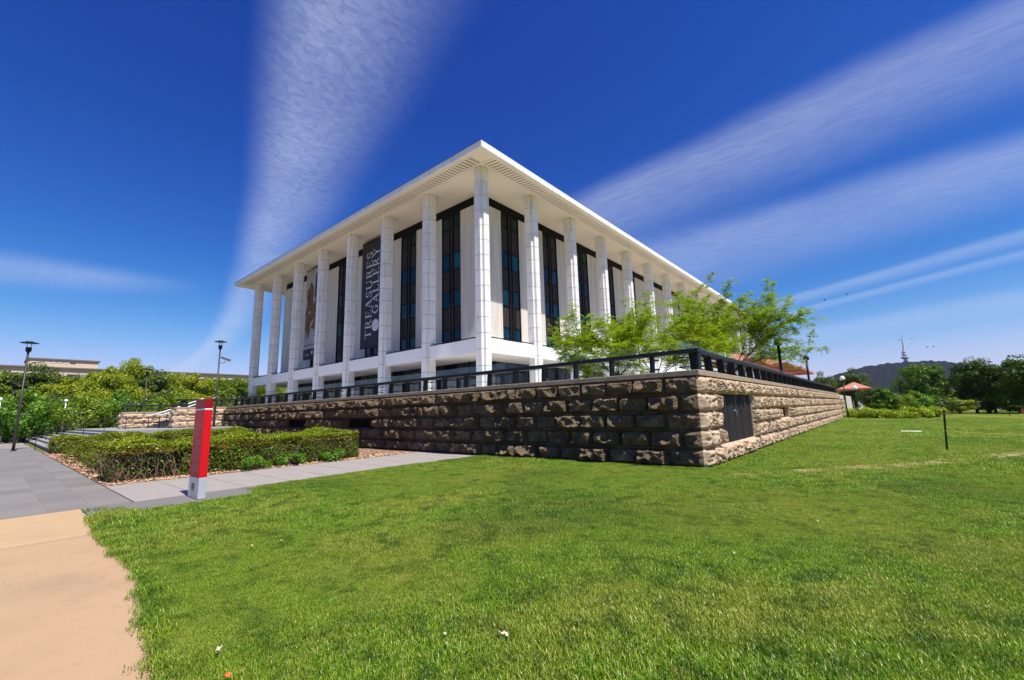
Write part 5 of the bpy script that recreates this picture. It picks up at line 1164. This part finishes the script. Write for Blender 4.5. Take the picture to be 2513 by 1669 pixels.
# ------------------------------------------------------------------ left background
def far_building():
    P0 = at_dist(235, 905, 182); d = np.array([0.0, 1.0]); r70 = ray(70, 880); u70 = CAM[1]+r70[1]/r70[0]*(P0[0]-CAM[0])-P0[1]; nrm = np.array([d[1], -d[0]]); zt = P0[2]
    t = thing('office_building', 'long tan office building with dark roof edge behind the tree belt', 'building', (P0[0], P0[1], 0))
    def bx(name, mat, u0, u1, w0, w1, z0, z1, par=t):
        q = [P0[:2]+d*u+nrm*w for u, w in ((u0, w0), (u1, w0), (u1, w1), (u0, w1))]; m = MB(); m.prism([tuple(a_) for a_ in q][::-1], z0, z1); return m.build(name, M[mat], par)
    bx('wall', 'tan_build', -60, 95, -16, 0, 0, zt-0.35); bx('roof', 'roofdark', -60.5, 95.5, -16.5, 0.6, zt-0.35, zt)
    for u in np.arange(-58, 94, 4.0):
        w = bx('window', 'roofdark', u, u+2.9, 0.02, 0.08, zt-4.2, zt-1.9); bx('pane', 'windark', u+0.15, u+2.75, 0.085, 0.12, zt-4.05, zt-2.05, w)
    up = at_dist(235, 887, 184)[2]
    bx('penthouse', 'tan_build', u70, 0.5, -14, -0.5, zt+0.01, up-0.35); bx('penthouse_roof', 'roofdark', u70-0.4, 0.9, -14.4, -0.1, up-0.345, up)
    for k, u in enumerate(np.linspace(u70*0.93, u70*0.36, 7)-0.5): bx('window', 'windark' if k == 6 else 'winwhite', u, u+1.1, -0.49, -0.42, zt+1.2, up-1.0)
    m = MB(); q = P0[:2]-d*30+nrm*(-3); m.tube([(q[0], q[1], up), (q[0], q[1], up+1.2), (q[0]+0.6, q[1]+0.6, up+1.6)], 0.06, 6); m.build('roof_aerial', M['whitepaint'], t)
far_building()
for i, (px, pt_, D) in enumerate([(143, 989, 72), (163, 980, 60), (277, 989, 72), (311, 980, 66), (391, 986, 72), (2, 976, 58)]):
    p = at_dist(px, pt_, D); ball = i in (1, 3, 5); t = thing('light_bollard', 'slim white post standing before the tree belt' if not ball else 'slim white post with a small round lamp before the tree belt', 'post', (p[0], p[1], 0), 'white posts before the tree belt' if not ball else 'white lamp posts before the tree belt')
    m = MB(); m.tube([(p[0], p[1], 0), (p[0], p[1], p[2]-(0.28 if ball else 0))], 0.06 if not ball else 0.045, 10); m.build('post', M['whitepaint'], t, smooth=True)
    if ball: m = MB(); m.lathe((p[0], p[1], p[2]-0.28), [(0.04, 0), (0.13, 0.06), (0.15, 0.16), (0.10, 0.26), (0, 0.30)], 12); m.build('lamp_head', M['whitepaint'], t, smooth=True)
# parked car peeping in at the frame edge
cpz = at_dist(-26, 1075, 66); cx_, cy_ = cpz[0], cpz[1]
car = thing('parked_car', 'white parked car on the road beyond the plaza', 'car', (cx_, cy_, 0)); prof = [(-2.1, 0.35), (2.1, 0.35), (2.15, 0.75), (1.9, 0.95), (1.0, 1.02), (0.45, 1.45), (-1.2, 1.48), (-1.9, 1.05), (-2.15, 0.9)]
m = MB(); n_ = len(prof); v = [(cx_-0.85, cy_+a_, b_) for a_, b_ in prof]+[(cx_+0.85, cy_+a_, b_) for a_, b_ in prof]; m.add(v, [tuple(range(n_)), tuple(range(2*n_-1, n_-1, -1))]+[(i, n_+i, n_+(i+1) % n_, (i+1) % n_) for i in range(n_)]); m.build('body', M['carpaint'], car, bevel=0.05)
for s in (-1, 1):
    m = MB(); m.add([(cx_+s*0.855, cy_+a_, b_) for a_, b_ in ((0.85, 1.03), (0.42, 1.38), (-1.1, 1.40), (-1.65, 1.06))], [(0, 1, 2, 3)]); m.build('window', M['windark'], car)
    for yy in (-1.35, 1.35):
        m = MB(); m.tube([(cx_+s*0.68, cy_+yy, 0.33), (cx_+s*0.88, cy_+yy, 0.33)], 0.33, 16); wl = m.build('wheel', M['tyre'], car); m = MB(); m.tube([(cx_+s*0.881, cy_+yy, 0.33), (cx_+s*0.89, cy_+yy, 0.33)], 0.2, 12); m.build('rim', M['steel'], wl)
# dark bag on the wall
bx_, by_ = -19.75, -12.9; t = thing('bag', 'dark bag resting on top of the near cheek wall', 'bag', (bx_, by_, CAPZ)); m = MB(); m.lathe((bx_, by_, CAPZ+0.001), [(0.0, 0), (0.24, 0.01), (0.27, 0.2), (0.20, 0.42), (0.08, 0.52), (0, 0.53)], 12); m.build('sack', M['tyre'], t, smooth=True); m = MB(); m.tube([(bx_-0.1, by_, CAPZ+0.48), (bx_-0.06, by_, CAPZ+0.6), (bx_+0.06, by_, CAPZ+0.6), (bx_+0.1, by_, CAPZ+0.48)], 0.015, 6); m.build('strap', M['tyre'], t)

# ------------------------------------------------------------------ hill, tower, birds
HD = 2700; az0 = math.atan2(*(ray(2250, 985)[:2])); 
prof_px = [(1500, 985), (1750, 978), (1900, 960), (2000, 936), (2060, 918), (2120, 900), (2200, 890), (2290, 885), (2360, 892), (2440, 915), (2513, 935), (2620, 955), (2800, 970), (3000, 985)]
crest = [at_dist(px, py, HD) for px, py in prof_px]
V = []; F = []; nu, nw = 160, 26; cr_t = np.linspace(0, 1, len(crest)); tt = np.linspace(0, 1, nu); CR = np.array(crest)
cx_i = np.interp(tt, cr_t, CR[:, 0]); cy_i = np.interp(tt, cr_t, CR[:, 1]); cz_i = np.interp(tt, cr_t, CR[:, 2]); cz_i = np.convolve(np.pad(cz_i, 4, 'edge'), np.ones(9)/9, 'valid')
for j in range(nw):
    s = j/(nw-1); dist = -900+1900*s; hgt = math.exp(-((dist)/520)**2)
    for i in range(nu):
        dv = np.array([cx_i[i]-CAM[0], cy_i[i]-CAM[1]]); dv /= np.linalg.norm(dv)
        nz_ = 2*math.sin(i*0.9+j*1.3)+2*math.sin(i*2.1-j*0.7)+rng.normal(0, 1.2)
        V.append((cx_i[i]+dv[0]*dist, cy_i[i]+dv[1]*dist, max(-2, cz_i[i]*hgt+nz_*min(1, cz_i[i]/60)*(0.4 if j == 12 else 1))))
for j in range(nw-1):
    for i in range(nu-1): a_ = j*nu+i; F.append((a_, a_+1, a_+nu+1, a_+nu))
tag(link('hill', fast_mesh('hill', V, F, M['hill'], smooth=True)), kind='structure')
tb = at_dist(2224, 893, 2700); tp = at_dist(2212, 820, 2700); tz0 = tb[2]-20; tH = tp[2]-tz0
tw = thing('telecom_tower', 'pale needle telecommunications tower on top of the distant hill', 'tower', (tb[0], tb[1], tz0)); c3 = (tb[0], tb[1], tz0)
m = MB(); m.lathe(c3, [(9, 0), (6.5, tH*0.30), (5, tH*0.42)], 16); m.build('shaft', M['tower'], tw, smooth=True)
m = MB(); m.lathe(c3, [(6, tH*0.26), (15, tH*0.29), (15.5, tH*0.33), (8, tH*0.345), (7, tH*0.36), (11, tH*0.38), (11, tH*0.41), (6, tH*0.43), (9, tH*0.45), (9, tH*0.48), (4.5, tH*0.50), (6.5, tH*0.52), (6, tH*0.54), (3.5, tH*0.55)], 20); m.build('pod', M['tower'], tw)
m = MB(); m.lathe(c3, [(3.4, tH*0.54), (2.6, tH*0.75), (1.4, tH*0.9), (0.6, tH)], 12); m.build('mast', M['tower'], tw, smooth=True)
for i, (px, py, D) in enumerate([(2024, 736, 60), (2078, 722, 62), (2206, 834, 75), (2238, 831, 75), (2275, 852, 80), (2291, 851, 85)]):
    p = at_dist(px, py, D); t = thing('bird', 'small dark bird in flight in the sky over the hill' if i > 1 else 'small dark bird in flight to the right of the locust tree', 'bird', tuple(p), 'birds over the hill' if i > 1 else 'birds beside the locust tree'); a_ = 0.6*i
    m = MB(); ca_, sa_ = math.cos(a_), math.sin(a_); m.tube([p-np.array([ca_, sa_, 0])*0.13, p-np.array([ca_, sa_, 0])*0.05, p+np.array([ca_, sa_, 0.02])*0.06, p+np.array([ca_, sa_, 0.03])*0.12], [0.012, 0.045, 0.04, 0.01], 8); m.build('body', M['bird'], t, smooth=True)
    for s in (-1, 1):
        w = np.array([-sa_, ca_, 0])*s; f_ = np.array([ca_, sa_, 0]); m = MB(); q = [p+f_*0.06, p+w*0.16+f_*0.06+[0, 0, 0.07], p+w*0.34-f_*0.02+[0, 0, 0.03], p+w*0.15-f_*0.06+[0, 0, 0.06], p-f_*0.05]
        m.add(q+[x_-np.array([0, 0, 0.01]) for x_ in q], [(0, 1, 2, 3, 4), (9, 8, 7, 6, 5)]+[(k, 5+k, 5+(k+1) % 5, (k+1) % 5) for k in range(5)]); m.build('wing', M['bird'], t)

# ------------------------------------------------------------------ haze
def m_haze():
    m = bpy.data.materials.new('haze'); m.use_nodes = True; t = NT(m.node_tree); t.n.clear(); o = t.new('ShaderNodeOutputMaterial')
    v = t.new('ShaderNodeVolumePrincipled'); v.inputs['Color'].default_value = (0.58, 0.68, 1.0, 1); v.inputs['Density'].default_value = 0.00005; v.inputs['Anisotropy'].default_value = 0.2
    t.l.new(v.outputs[0], o.inputs['Volume']); return m
hb_ = MB(); hb_.box(-7200, 7200, -7200, 7200, -1.2, 345.0); hz_ = hb_.build('haze', m_haze()); tag(hz_, kind='stuff')
